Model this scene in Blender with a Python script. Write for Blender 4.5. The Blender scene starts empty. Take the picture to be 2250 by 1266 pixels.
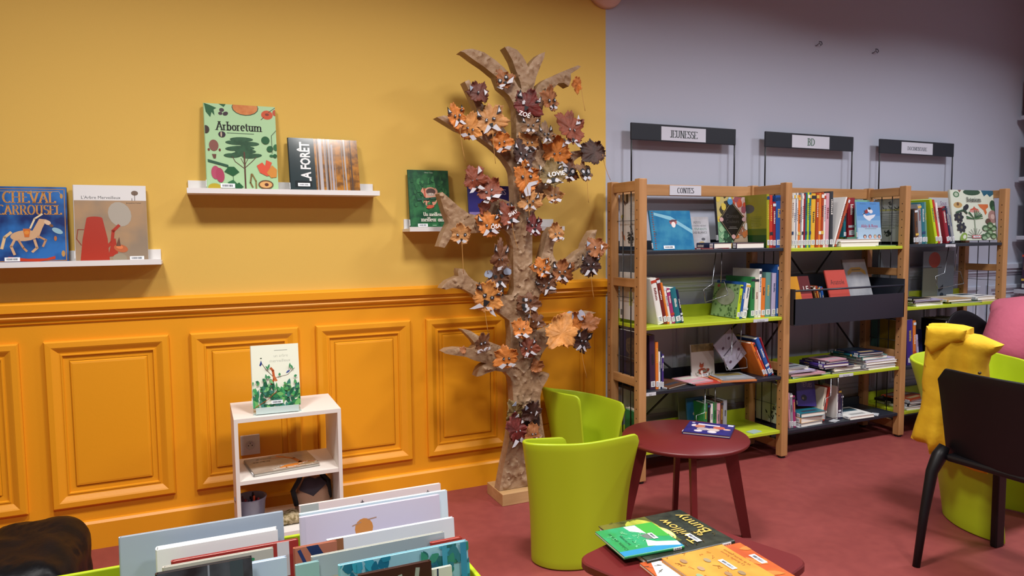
import bpy, bmesh, math, random
from mathutils import Matrix, Vector, noise
PI = math.pi
SC = bpy.context.scene
COL = SC.collection
D = bpy.data

# ------------------------------------------------------------------ camera
CAM_H, CAM_D = 1.3276, 3.4457
yaw, pitch, roll = 0.420177, 0.074214, -0.010448
F = Vector((math.sin(yaw)*math.cos(pitch), math.cos(yaw)*math.cos(pitch), -math.sin(pitch)))
R0 = Vector((math.cos(yaw), -math.sin(yaw), 0)); U0 = R0.cross(F)
Rr = R0*math.cos(roll) + U0*math.sin(roll); Ur = -R0*math.sin(roll) + U0*math.cos(roll)
cd = D.cameras.new('camera'); cam = D.objects.new('camera', cd); COL.objects.link(cam)
cd.sensor_width = 36; cd.lens = 1551.26*36/2250; cd.clip_start = .05
m = Matrix.Identity(4)
for i in range(3):
    m[i][0] = Rr[i]; m[i][1] = Ur[i]; m[i][2] = -F[i]
m.translation = Vector((0, -CAM_D, CAM_H)); cam.matrix_world = m
SC.camera = cam

# ------------------------------------------------------------------ world, exposure
w = D.worlds.new('world'); SC.world = w; w.use_nodes = True
w.node_tree.nodes['Background'].inputs[0].default_value = (.62, .70, .85, 1)
w.node_tree.nodes['Background'].inputs[1].default_value = .10
SC.view_settings.view_transform = 'Standard'; SC.view_settings.look = 'None'
SC.view_settings.gamma = 1; SC.view_settings.exposure = .13; SC.view_settings.use_curve_mapping = False

CEIL = 3.25
XL, XR, YB = -3.2, 6.06, -6.6
# ceiling lamps: (x, y, length x, length y, watts, colour)
LAMPS = [(-.55, -1.75, .42, .42, 43, (1, .97, .93)), (.95, -1.7, .42, .42, 43, (1, .97, .93)), (2.95, -1.8, .42, .42, 40, (.97, .97, 1)), (4.75, -1.8, .42, .42, 40, (.94, .96, 1)),
         (-.55, -4.0, .42, .42, 33, (1, .97, .93)), (1.6, -4.0, .42, .42, 33, (1, .97, .94)), (4.2, -4.0, .42, .42, 33, (.95, .97, 1))]
def ceiling_lamps():
    for i, (x, y, lx, ly, wt, c) in enumerate(LAMPS):
        l = D.lights.new('lamp_light', 'AREA'); l.shape = 'RECTANGLE'; l.size = lx; l.size_y = ly
        l.energy = wt; l.color = c; l.spread = math.radians(150)
        o = D.objects.new('lamp_light', l); COL.objects.link(o); o.location = (x, y, CEIL-.075)

# ------------------------------------------------------------------ materials
def srgb(h):
    h = h.lstrip('#'); v = [int(h[i:i+2], 16)/255 for i in (0, 2, 4)]
    return tuple(x/12.92 if x <= .04045 else ((x+.055)/1.055)**2.4 for x in v) + (1,)
PAL = dict(white='#e6e4e0', cream='#ddd6c2', grey='#8f949b', charcoal='#33363a', black='#141416', navy='#1a2547',
    blue='#2456a0', sky='#6ea6d8', teal='#1f6a78', sea='#5f8f88', red='#c03a2a', crimson='#8e1f2c', maroon='#6e2320',
    orange='#d9762c', rust='#a8421c', magenta='#a03468', pink='#cf9aa6', purple='#43307c', plum='#3c2740', lavender='#b5aed0',
    green='#2e7d44', dgreen='#1c4a28', lime='#b8d21e', olive='#9a9a22', yellow='#dfae30', brown='#5f3c26', mint='#8fc8b0',
    tan='#c7a070', paper='#e9e5da', gold='#c9a050')
def hexof(c): return PAL.get(c, c)
_mc = {}
def M(c, rough=.55, bump=0, bscale=60, metal=0, c2=None, cscale=6, spec=.5, coat=0, trans=0, detail=3):
    key = (c, rough, bump, bscale, metal, c2, cscale, spec, coat, trans)
    if key in _mc: return _mc[key]
    mt = D.materials.new(str(c).lstrip('#')); mt.use_nodes = True; nt = mt.node_tree; b = nt.nodes['Principled BSDF']
    b.inputs['Base Color'].default_value = srgb(hexof(c)); b.inputs['Roughness'].default_value = rough
    b.inputs['Metallic'].default_value = metal; b.inputs['Specular IOR Level'].default_value = spec
    if coat: b.inputs['Coat Weight'].default_value = coat; b.inputs['Coat Roughness'].default_value = .12
    if trans: b.inputs['Transmission Weight'].default_value = trans
    if c2 or bump:
        tc = nt.nodes.new('ShaderNodeTexCoord')
    if c2:
        n = nt.nodes.new('ShaderNodeTexNoise'); n.inputs['Scale'].default_value = cscale; n.inputs['Detail'].default_value = detail
        r = nt.nodes.new('ShaderNodeValToRGB'); r.color_ramp.elements[0].color = srgb(hexof(c)); r.color_ramp.elements[1].color = srgb(hexof(c2))
        r.color_ramp.elements[0].position = .38; r.color_ramp.elements[1].position = .62
        nt.links.new(tc.outputs['Object'], n.inputs['Vector']); nt.links.new(n.outputs['Fac'], r.inputs['Fac'])
        nt.links.new(r.outputs['Color'], b.inputs['Base Color'])
    if bump:
        n = nt.nodes.new('ShaderNodeTexNoise'); n.inputs['Scale'].default_value = bscale; n.inputs['Detail'].default_value = 4
        bp = nt.nodes.new('ShaderNodeBump'); bp.inputs['Strength'].default_value = bump; bp.inputs['Distance'].default_value = .01
        nt.links.new(tc.outputs['Object'], n.inputs['Vector']); nt.links.new(n.outputs['Fac'], bp.inputs['Height'])
        nt.links.new(bp.outputs['Normal'], b.inputs['Normal'])
    _mc[key] = mt
    return mt
def wood(c='#b5814e', c2='#93602f', rough=.5, axis='Z', scale=2.2):
    key = ('wood', c, c2, axis, scale)
    if key in _mc: return _mc[key]
    mt = M(c, rough).copy(); mt.name = 'wood'; nt = mt.node_tree; b = nt.nodes['Principled BSDF']
    tc = nt.nodes.new('ShaderNodeTexCoord'); mp = nt.nodes.new('ShaderNodeMapping')
    s = [14, 14, 14]; s['XYZ'.index(axis)] = 1.1; mp.inputs['Scale'].default_value = s
    n = nt.nodes.new('ShaderNodeTexNoise'); n.inputs['Scale'].default_value = scale; n.inputs['Detail'].default_value = 5; n.inputs['Distortion'].default_value = .6
    r = nt.nodes.new('ShaderNodeValToRGB'); r.color_ramp.elements[0].color = srgb(c2); r.color_ramp.elements[1].color = srgb(c)
    r.color_ramp.elements[0].position = .3; r.color_ramp.elements[1].position = .7
    for a, bb in ((tc.outputs['Object'], mp.inputs['Vector']), (mp.outputs['Vector'], n.inputs['Vector']), (n.outputs['Fac'], r.inputs['Fac']), (r.outputs['Color'], b.inputs['Base Color'])): nt.links.new(a, bb)
    _mc[key] = mt
    return mt

# ------------------------------------------------------------------ mesh builder
class MB:
    def __init__(s): s.v = []; s.f = []; s.m = []; s.mats = []; s.sm = []; s.X = Matrix.Identity(4)
    def mi(s, mt):
        if mt not in s.mats: s.mats.append(mt)
        return s.mats.index(mt)
    def add(s, vs, fs, mt, smooth=False):
        o = len(s.v); k = s.mi(mt)
        s.v += [tuple(s.X @ Vector(p)) for p in vs]
        for f in fs: s.f.append([o+i for i in f]); s.m.append(k); s.sm.append(smooth)
        return s
    def box(s, lo, hi, mt, bev=0):
        x0, y0, z0 = lo; x1, y1, z1 = hi
        if bev:
            return s.rbox(lo, hi, mt, bev)
        return s.add([(x0,y0,z0),(x1,y0,z0),(x1,y1,z0),(x0,y1,z0),(x0,y0,z1),(x1,y0,z1),(x1,y1,z1),(x0,y1,z1)],
            [(0,3,2,1),(4,5,6,7),(0,1,5,4),(1,2,6,5),(2,3,7,6),(3,0,4,7)], mt)
    def rbox(s, lo, hi, mt, r):
        bm = bmesh.new(); bmesh.ops.create_cube(bm, size=1)
        for v in bm.verts: v.co = Vector([(lo[i]+hi[i])/2 + v.co[i]*(hi[i]-lo[i]) for i in range(3)])
        bmesh.ops.bevel(bm, geom=list(bm.edges), offset=r, segments=2, affect='EDGES', profile=.5)
        bm.verts.index_update()
        s.add([v.co[:] for v in bm.verts], [[v.index for v in f.verts] for f in bm.faces], mt); bm.free(); return s
    def prism(s, pts, z0, z1, mt, ax='Z'):
        n = len(pts)
        def P(a, b, c): return {'Z': (a, b, c), 'Y': (a, c, b), 'X': (c, a, b)}[ax]
        vs = [P(a, b, z0) for a, b in pts] + [P(a, b, z1) for a, b in pts]
        fs = [list(range(n))[::-1], list(range(n, 2*n))] + [(i, (i+1) % n, n+(i+1) % n, n+i) for i in range(n)]
        return s.add(vs, fs, mt)
    def tube(s, pts, r, mt, n=8, closed=False):
        pts = [Vector(p) for p in pts]; rs = r if isinstance(r, (list, tuple)) else [r]*len(pts)
        vs = []; fs = []; up = Vector((0, 0, 1)); prev = None
        for i, p in enumerate(pts):
            a = pts[i-1] if i else p; b = pts[i+1] if i < len(pts)-1 else p
            t = (b-a).normalized() if (b-a).length > 1e-9 else Vector((0, 0, 1))
            if prev is None: u = t.cross(up if abs(t.z) < .9 else Vector((1, 0, 0))).normalized()
            else: u = (prev - t*prev.dot(t)).normalized()
            prev = u; q = t.cross(u)
            for k in range(n):
                an = 2*PI*k/n; vs.append(tuple(p + (u*math.cos(an)+q*math.sin(an))*rs[i]))
        for i in range(len(pts)-1):
            for k in range(n): fs.append((i*n+k, i*n+(k+1) % n, (i+1)*n+(k+1) % n, (i+1)*n+k))
        fs.append(list(range(n))[::-1]); fs.append([(len(pts)-1)*n+k for k in range(n)])
        return s.add(vs, fs, mt, True)
    def lathe(s, prof, mt, n=32, c=(0, 0, 0)):
        vs = []; fs = []
        for r, z in prof:
            for k in range(n): a = 2*PI*k/n; vs.append((c[0]+r*math.cos(a), c[1]+r*math.sin(a), c[2]+z))
        for i in range(len(prof)-1):
            for k in range(n): fs.append((i*n+k, i*n+(k+1) % n, (i+1)*n+(k+1) % n, (i+1)*n+k))
        if prof[0][0] > 1e-4: fs.append(list(range(n))[::-1])
        if prof[-1][0] > 1e-4: fs.append([(len(prof)-1)*n+k for k in range(n)])
        return s.add(vs, fs, mt, True)
    def ball(s, c, r, mt, nu=12, nv=8):
        rx, ry, rz = r if isinstance(r, tuple) else (r, r, r)
        vs = []; fs = []
        for j in range(nv+1):
            t = PI*j/nv
            for k in range(nu): a = 2*PI*k/nu; vs.append((c[0]+rx*math.sin(t)*math.cos(a), c[1]+ry*math.sin(t)*math.sin(a), c[2]+rz*math.cos(t)))
        for j in range(nv):
            for k in range(nu): fs.append((j*nu+k, (j+1)*nu+k, (j+1)*nu+(k+1) % nu, j*nu+(k+1) % nu))
        return s.add(vs, fs, mt, True)
    def build(s, name, parent=None, label=None, mods=None):
        me = D.meshes.new(name); me.from_pydata(s.v, [], s.f)
        for mt in s.mats: me.materials.append(mt)
        me.polygons.foreach_set('material_index', s.m); me.polygons.foreach_set('use_smooth', s.sm); me.update()
        o = D.objects.new(name, me); COL.objects.link(o)
        if parent is not None: o.parent = parent
        if label: o['label'] = label
        return o

def struct(o): o['kind'] = 'structure'; return o
def tag(o, label, cat, group=None, kind=None):
    o['label'] = label; o['category'] = cat
    if group: o['group'] = group
    if kind: o['kind'] = kind
    return o
def thing(name, label, cat, loc=(0, 0, 0), rz=0, group=None, mat=None):
    o = D.objects.new(name, None); COL.objects.link(o); o.empty_display_size = .05
    if mat is not None: o.matrix_world = mat
    else: o.location = loc; o.rotation_euler = (0, 0, rz)
    return tag(o, label, cat, group)

# ------------------------------------------------------------------ lettering
_tc = {}
def font_mesh(txt, bold=0):
    if (txt, bold) in _tc: return _tc[(txt, bold)]
    cu = D.curves.new('t', 'FONT'); cu.body = txt; cu.size = 1; cu.align_x = 'CENTER'; cu.offset = bold; cu.resolution_u = 2
    ob = D.objects.new('t', cu); me = ob.to_mesh()
    r = ([(v.co.x, v.co.y) for v in me.vertices], [list(p.vertices) for p in me.polygons])
    ob.to_mesh_clear(); D.objects.remove(ob); D.curves.remove(cu)
    _tc[(txt, bold)] = r
    return r
def arc(cx, cy, rx, ry, a0, a1, n=10): return [(cx+rx*math.cos(math.radians(a0+(a1-a0)*i/n)), cy+ry*math.sin(math.radians(a0+(a1-a0)*i/n))) for i in range(n+1)]
# broad pen roman letters: (width, strokes)
G = {
 'J': (.42, [[(.28, 1), (.28, .15)]+arc(.15, .15, .13, .15, 0, -150, 6)]),
 'E': (.62, [[(.12, 0), (.12, 1)], [(.12, 1), (.55, 1), (.55, .86)], [(.12, .52), (.42, .52)], [(.12, 0), (.58, 0), (.58, .16)]]),
 'U': (.78, [[(.14, 1), (.14, .3)]+arc(.37, .3, .23, .3, 180, 360, 8)+[(.6, 1)]]),
 'N': (.8, [[(.14, 0), (.14, 1)], [(.14, 1), (.64, 0)], [(.64, 0), (.64, 1)]]),
 'S': (.56, [arc(.28, .76, .2, .24, 30, 250, 9)+arc(.28, .26, .22, .26, 80, -150, 9)]),
 'B': (.68, [[(.14, 0), (.14, 1)], [(.14, 1), (.3, 1)]+arc(.3, .76, .2, .24, 90, -90, 8)+[(.14, .52)], [(.3, .52)]+arc(.32, .26, .24, .26, 90, -90, 8)+[(.14, 0)]]),
 'D': (.78, [[(.14, 0), (.14, 1)], [(.14, 1), (.28, 1)]+arc(.28, .5, .38, .5, 90, -90, 12)+[(.14, 0)]]),
 'O': (.8, [arc(.4, .5, .3, .5, 0, 360, 18)]),
 'C': (.7, [arc(.42, .5, .32, .5, 50, 310, 14)]),
 'M': (.95, [[(.14, 0), (.14, 1)], [(.14, 1), (.46, .1)], [(.46, .1), (.8, 1)], [(.8, 1), (.8, 0)]]),
 'T': (.66, [[(.33, 0), (.33, 1)], [(.06, .84), (.06, 1), (.6, 1), (.6, .84)]]),
 'A': (.74, [[(.06, 0), (.36, 1)], [(.36, 1), (.66, 0)], [(.17, .36), (.55, .36)]]),
 'I': (.36, [[(.18, 0), (.18, 1)]]),
 'R': (.72, [[(.14, 0), (.14, 1)], [(.14, 1), (.3, 1)]+arc(.32, .75, .22, .25, 90, -90, 8)+[(.14, .5)], [(.36, .5), (.64, 0)]]),
 'H': (.8, [[(.14, 0), (.14, 1)], [(.64, 0), (.64, 1)], [(.14, .52), (.64, .52)]]),
 'V': (.74, [[(.06, 1), (.36, 0)], [(.36, 0), (.66, 1)]]),
 'L': (.6, [[(.14, 1), (.14, 0)], [(.14, 0), (.54, 0), (.54, .16)]]),
 'a': (.56, [[(.44, .62), (.44, 0)], arc(.26, .3, .18, .32, 30, 330, 10)]),
 'b': (.58, [[(.12, 0), (.12, 1)], arc(.3, .31, .18, .32, 150, -150, 10)]),
 'c': (.5, [arc(.28, .31, .2, .32, 45, 315, 10)]),
 'e': (.52, [[(.1, .34), (.44, .34)]+arc(.27, .31, .18, .32, 10, 310, 12)]),
 'i': (.3, [[(.15, 0), (.15, .62)], [(.15, .84), (.15, .94)]]),
 'l': (.3, [[(.15, 0), (.15, 1)]]),
 'm': (.92, [[(.12, 0), (.12, .62)], arc(.28, .42, .16, .2, 180, 0, 6)+[(.44, 0)], arc(.62, .42, .17, .2, 180, 0, 6)+[(.79, 0)]]),
 'n': (.62, [[(.12, 0), (.12, .62)], arc(.3, .42, .18, .2, 180, 0, 6)+[(.48, 0)]]),
 'o': (.56, [arc(.28, .31, .19, .31, 0, 360, 14)]),
 'r': (.42, [[(.12, 0), (.12, .62)], arc(.28, .42, .16, .2, 180, 60, 5)]),
 't': (.4, [[(.18, .85), (.18, .1), (.28, 0), (.36, .05)], [(.04, .62), (.34, .62)]]),
 'u': (.62, [[(.12, .62), (.12, .2)]+arc(.28, .2, .16, .2, 180, 340, 6), [(.46, .62), (.46, 0)]]),
 'd': (.56, [[(.44, 1), (.44, 0)], arc(.26, .3, .18, .32, 30, 330, 10)]),
 's': (.44, [arc(.22, .46, .14, .16, 30, 240, 6)+arc(.22, .16, .16, .16, 70, -150, 6)]),
 'p': (.58, [[(.12, .62), (.12, -.3)], arc(.3, .31, .18, .32, 150, -150, 10)]),
 "'": (.2, [[(.1, 1), (.1, .8)]]), '.': (.2, [[(.1, 0), (.1, .08)]]), ' ': (.35, []),
}
def pen_mesh(txt, T=.165, t=.055, serif=True):
    vs = []; fs = []; x = 0
    def quad(a, b, c, d): o = len(vs); vs.extend([a, b, c, d]); fs.append([o, o+1, o+2, o+3])
    for ch in txt:
        wd, st = G.get(ch, G[' '])
        for s in st:
            for (ax, ay), (bx, by) in zip(s, s[1:]):
                dx, dy = bx-ax, by-ay; L = math.hypot(dx, dy) or 1e-6
                h = (t+(T-t)*abs(dy)/L)/2; nx, ny = -dy/L*h, dx/L*h; ex, ey = dx/L*t*.3, dy/L*t*.3
                quad((x+ax-ex+nx, ay-ey+ny), (x+ax-ex-nx, ay-ey-ny), (x+bx+ex-nx, by+ey-ny), (x+bx+ex+nx, by+ey+ny))
            if serif:
                for (px, py), (qx, qy) in ((s[0], s[1]), (s[-1], s[-2])):
                    if abs(qy-py) > abs(qx-px)*1.2 and (py in (0, 1, .62, -.3)) and ch not in "T'." or (ch == 'T' and py == 0):
                        quad((x+px-T*1.1, py-t*.6), (x+px+T*1.1, py-t*.6), (x+px+T*1.1, py+t*.6), (x+px-T*1.1, py+t*.6))
        x += wd
    vs = [(a-x/2, b) for a, b in vs]
    return vs, fs

# ------------------------------------------------------------------ printed art on a flat face
def clip(poly, W, H):
    def cut(ps, ins, itx):
        out = []
        for i in range(len(ps)):
            a, b = ps[i-1], ps[i]
            if ins(b):
                if not ins(a): out.append(itx(a, b))
                out.append(b)
            elif ins(a): out.append(itx(a, b))
        return out
    for ax, val, sg in ((0, 0, 1), (0, W, -1), (1, 0, 1), (1, H, -1)):
        if not poly: return poly
        def ins(p): return sg*(p[ax]-val) >= 0
        def itx(a, b):
            t = (val-a[ax])/(b[ax]-a[ax]); return (a[0]+(b[0]-a[0])*t, a[1]+(b[1]-a[1])*t)
        poly = cut(poly, ins, itx)
    return poly
def art(mb, O, U, V, W, H, items, rough=.4, step=.00006, start=.0002):
    """items in 0..1 of the face; each later one is printed over the earlier"""
    O, U, V = Vector(O), Vector(U).normalized(), Vector(V).normalized(); N = U.cross(V)
    for k, it in enumerate(items):
        d = start+step*k
        def P(x, y): return tuple(O+U*x+V*y+N*d)
        kind, c = it[0], it[-1]
        mt = c if not isinstance(c, str) else M(c, rough)
        if kind == 'r': polys = [[(it[1]*W, it[2]*H), (it[3]*W, it[2]*H), (it[3]*W, it[4]*H), (it[1]*W, it[4]*H)]]
        elif kind == 'e':
            rot = it[5] if len(it) > 6 else 0; S = W; n = 16
            cx, cy, rx, ry = it[1]*W, it[2]*H, it[3]*S, it[4]*S; cr, sr = math.cos(rot), math.sin(rot)
            polys = [[(cx+rx*math.cos(a)*cr-ry*math.sin(a)*sr, cy+rx*math.cos(a)*sr+ry*math.sin(a)*cr) for a in [2*PI*i/n for i in range(n)]]]
        elif kind == 'p': polys = [[(x*W, y*H) for x, y in it[1]]]
        elif kind == 'l':
            polys = []; hw = it[2]*W/2; ps = [(x*W, y*H) for x, y in it[1]]
            for a, b in zip(ps, ps[1:]):
                L = math.hypot(b[0]-a[0], b[1]-a[1]) or 1e-6; nx, ny = -(b[1]-a[1])/L*hw, (b[0]-a[0])/L*hw; ex, ey = (b[0]-a[0])/L*hw*.7, (b[1]-a[1])/L*hw*.7
                polys.append([(a[0]-ex+nx, a[1]-ey+ny), (a[0]-ex-nx, a[1]-ey-ny), (b[0]+ex-nx, b[1]+ey-ny), (b[0]+ex+nx, b[1]+ey+ny)])
        elif kind in ('t', 's'):   # t: plain letters, s: roman letters; (kind, text, cx, cy, height, maxwidth, rot, colour)
            _, txt, cx, cy, h, mw, rot, _ = it
            vs, fs = pen_mesh(txt) if kind == 's' else font_mesh(txt, it[5] < 0 and .03 or 0)
            mw = abs(mw); sc = h*H/.72 if kind == 't' else h*H
            x0 = min(v[0] for v in vs); x1 = max(v[0] for v in vs); sx = min(sc, mw*(W if rot in (0,) else max(W, H))/(x1-x0)) if mw else sc
            cr, sr = math.cos(rot), math.sin(rot); mid = (x0+x1)/2
            q = []
            for a, b in vs:
                a = (a-mid)*sx; b = (b-.36)*sc; q.append(P(cx*W+a*cr-b*sr, cy*H+a*sr+b*cr))
            mb.add(q, fs, mt); continue
        for po in polys:
            if kind != 'x': po = clip(po, W, H)
            if po and len(po) > 2: mb.add([P(x, y) for x, y in po], [list(range(len(po)))], mt)
def barcode(x0, y0, x1, y1):
    it = [('r', x0, y0, x1, y1, '#eef0f4')]; r = random.Random(5); n = 12
    for i in range(n):
        a = x0+(x1-x0)*(.12+.76*i/n); it.append(('r', a, y0+(y1-y0)*.25, a+(x1-x0)*.76/n*r.uniform(.35, .7), y0+(y1-y0)*.75, '#3c4252'))
    return it
def leaf_items(cx, cy, L, wd, rot, c, n=5):
    pts = []
    for i in range(n+1): t = i/n; pts.append((t*L, wd*math.sin(PI*t)))
    for i in range(n, -1, -1): t = i/n; pts.append((t*L, -wd*math.sin(PI*t)))
    cr, sr = math.cos(rot), math.sin(rot)
    return [('p', [(cx+a*cr-b*sr, cy+a*sr+b*cr) for a, b in pts], c)]
def foliage(n, x0, y0, x1, y1, L, cols, seed=1, wd=.3):
    r = random.Random(seed); out = []
    for i in range(n): out += leaf_items(r.uniform(x0, x1), r.uniform(y0, y1), L*r.uniform(.6, 1.2), L*wd*r.uniform(.6, 1.1), r.uniform(0, 2*PI), r.choice(cols))
    return out
def squiggle(n, x0, y0, x1, y1, c, seed=1, wd=.004):
    r = random.Random(seed); out = []
    for i in range(n):
        x, y = r.uniform(x0, x1), r.uniform(y0, y1); out.append(('l', [(x+r.uniform(-.05, .05), y+r.uniform(-.04, .04)) for _ in range(4)], wd, c))
    return out
def textlines(x0, x1, y1, n, dy, c, h=.006):
    r = random.Random(n); return [('r', x0+r.uniform(0, .04), y1-i*dy, x1-r.uniform(0, .1), y1-i*dy+h, c) for i in range(n)]

# ------------------------------------------------------------------ books
_lab = {}
def ordinal(n): return ['first', 'second', 'third', 'fourth', 'fifth', 'sixth', 'seventh', 'eighth', 'ninth', 'tenth', 'eleventh', 'twelfth', 'thirteenth', 'fourteenth', 'fifteenth', 'sixteenth', 'seventeenth', 'eighteenth', 'nineteenth', 'twentieth'][n]
def book(name, label, loc, w, h, t, col, rz=0, lean=0, rollz=0, flat=False, front=None, spine=None, sticker=None, back=None, cat='book', group=None, rough=.32, bd=.0022, parent_mat=None, hard=True, spinelab=True, soft=0):
    """local frame: spine at x=0, front cover faces -Y, stands on z=0"""
    mat = Matrix.Translation(loc) @ Matrix.Rotation(rz, 4, 'Z')
    if flat: mat = mat @ Matrix.Translation((0, 0, t)) @ Matrix.Rotation(-PI/2, 4, 'X')
    mat = mat @ Matrix.Rotation(-lean, 4, 'X') @ Matrix.Rotation(-rollz, 4, 'Y')
    o = thing(name, label, cat, group=group, mat=mat)
    cm = col if not isinstance(col, str) else M(col, rough)
    b = MB(); bd = min(bd, t*.25)
    b.box((0, 0, 0), (w, bd, h), cm); b.box((0, t-bd, 0), (w, t, h), cm)
    n = 5; vs = []; bulge = min(.004, t*.3)
    for z in (0, h):
        for i in range(n+1): a = PI*i/n; vs.append((-bulge*math.sin(a), t/2-(t/2)*math.cos(a), z))
    fs = [(i+1, i, n+1+i, n+2+i) for i in range(n)] + [list(range(n+1)), list(range(2*n+1, n, -1))]
    b.add(vs, fs, cm)
    if front: art(b, (0, 0, 0), (1, 0, 0), (0, 0, 1), w, h, front, rough)
    if back: art(b, (w, t, 0), (-1, 0, 0), (0, 0, 1), w, h, back, rough)
    if spine: art(b, (-bulge-.0002, t, 0), (0, -1, 0), (0, 0, 1), t, h, spine, rough)
    b.build('cover', o)
    p = MB(); ins = .003 if hard else .0005
    p.box((.001, bd, ins), (w-ins, t-bd, h-ins), M('paper', .8)); p.build('pages', o, 'cream white paper pages')
    if spinelab:
        s = MB(); s.X = Matrix.Identity(4); hh = min(.03, h*.14); z0 = h*.05
        s.box((-bulge-.0011, t*.12, z0), (-bulge*.2, t*.88, z0+hh), M('#dfe2e6', .5))
        r = random.Random(int(w*1e5)+int(t*1e6))
        for i in range(3): s.box((-bulge-.0013, t*.3, z0+hh*(.2+.25*i)), (-bulge-.001, t*.7, z0+hh*(.3+.25*i)), M('#30343c', .6))
        s.build('spine_label', o, 'white printed shelf mark label')
    if sticker:
        s = MB(); art(s, (0, 0, 0), (1, 0, 0), (0, 0, 1), w, h, barcode(*sticker), .35, start=.0002+.00006*(len(front or [])+2)); s.build('barcode_sticker', o, 'white sticker with a barcode')
    return o
RND = random.Random(11)
SPC = ['#e8e4da', '#2a2c34', '#d8b24a', '#b8402c', '#cfd6dd', '#1f3d6a']
def spine_art(c, t, h, r):
    it = []
    a = r.uniform(.45, .6); cc = r.choice(['#e8e4da', '#e8e4da', '#26282e', '#d8b24a'])
    if c in ('white', 'cream', 'grey', 'pink', 'lavender', 'lime', 'yellow', 'mint'): cc = r.choice(['#26282e', '#7a2a2a', '#27466e'])
    n = r.randint(5, 9)
    for i in range(n): it.append(('r', .3, a+i*.035, .3+r.uniform(.25, .42), a+i*.035+.022, cc))
    if r.random() < .5: it.append(('r', 0, .9, 1, .96, r.choice(SPC)))
    if r.random() < .35: it.append(('r', 0, .24, 1, .30, r.choice(SPC)))
    return it
ADJ = dict(cream='cream', sea='sage', dgreen='dark green', plum='plum', charcoal='charcoal', crimson='dark red', rust='rust red', navy='navy', maroon='maroon')
def row(items, y, z, where, group, depth=.2, name='book', backs={}):
    items = [list(i) for i in items]; n = len(items); cnt = {}; tot = {}
    for it in items: tot[it[4]] = tot.get(it[4], 0)+1
    for i in range(n-2, -1, -1):                      # leaning right: never through the neighbour
        x, wd, h, ang, c = items[i]; nx = items[i+1]
        if ang > 0: items[i][3] = min(ang, math.atan(max(0, nx[0]-x-wd)/h+math.tan(max(0, nx[3]))))
        if ang > 0 and nx[3] < 0: items[i][3] = 0
    for i in range(1, n):
        x, wd, h, ang, c = items[i]; pv = items[i-1]
        if ang < 0: items[i][3] = max(ang, -math.atan(max(0, x-pv[0]-pv[1])/h+math.tan(max(0, -pv[3]))))
    for i, (x, wd, h, ang, c) in enumerate(items):
        cnt[c] = cnt.get(c, 0)+1; cn = ADJ.get(c, c); wd = max(wd, .006)
        size = 'thin' if wd < .018 else 'thick'
        if n == 1: lab = f'{size} {cn} book {where}'
        elif tot[c] > 1: lab = f'{size} {cn} spine, {ordinal(cnt[c]-1)} {cn} one {where}'
        else: lab = f'{size} {cn} spine, only {cn} one {where}'
        hh = min(h, .335); th = wd*math.cos(ang)*.96
        px = x+wd if ang <= 0 else x+th
        book(name, lab, (px, y, z+.0005+(th*math.sin(-ang) if ang < 0 else 0)), depth*RND.uniform(.85, 1), hh, th, c, rz=PI/2, lean=-ang, spine=spine_art(c, th, hh, RND), group=group if n > 1 or group == 'books on the white wall shelves' else None, back=backs.get(i))
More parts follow.
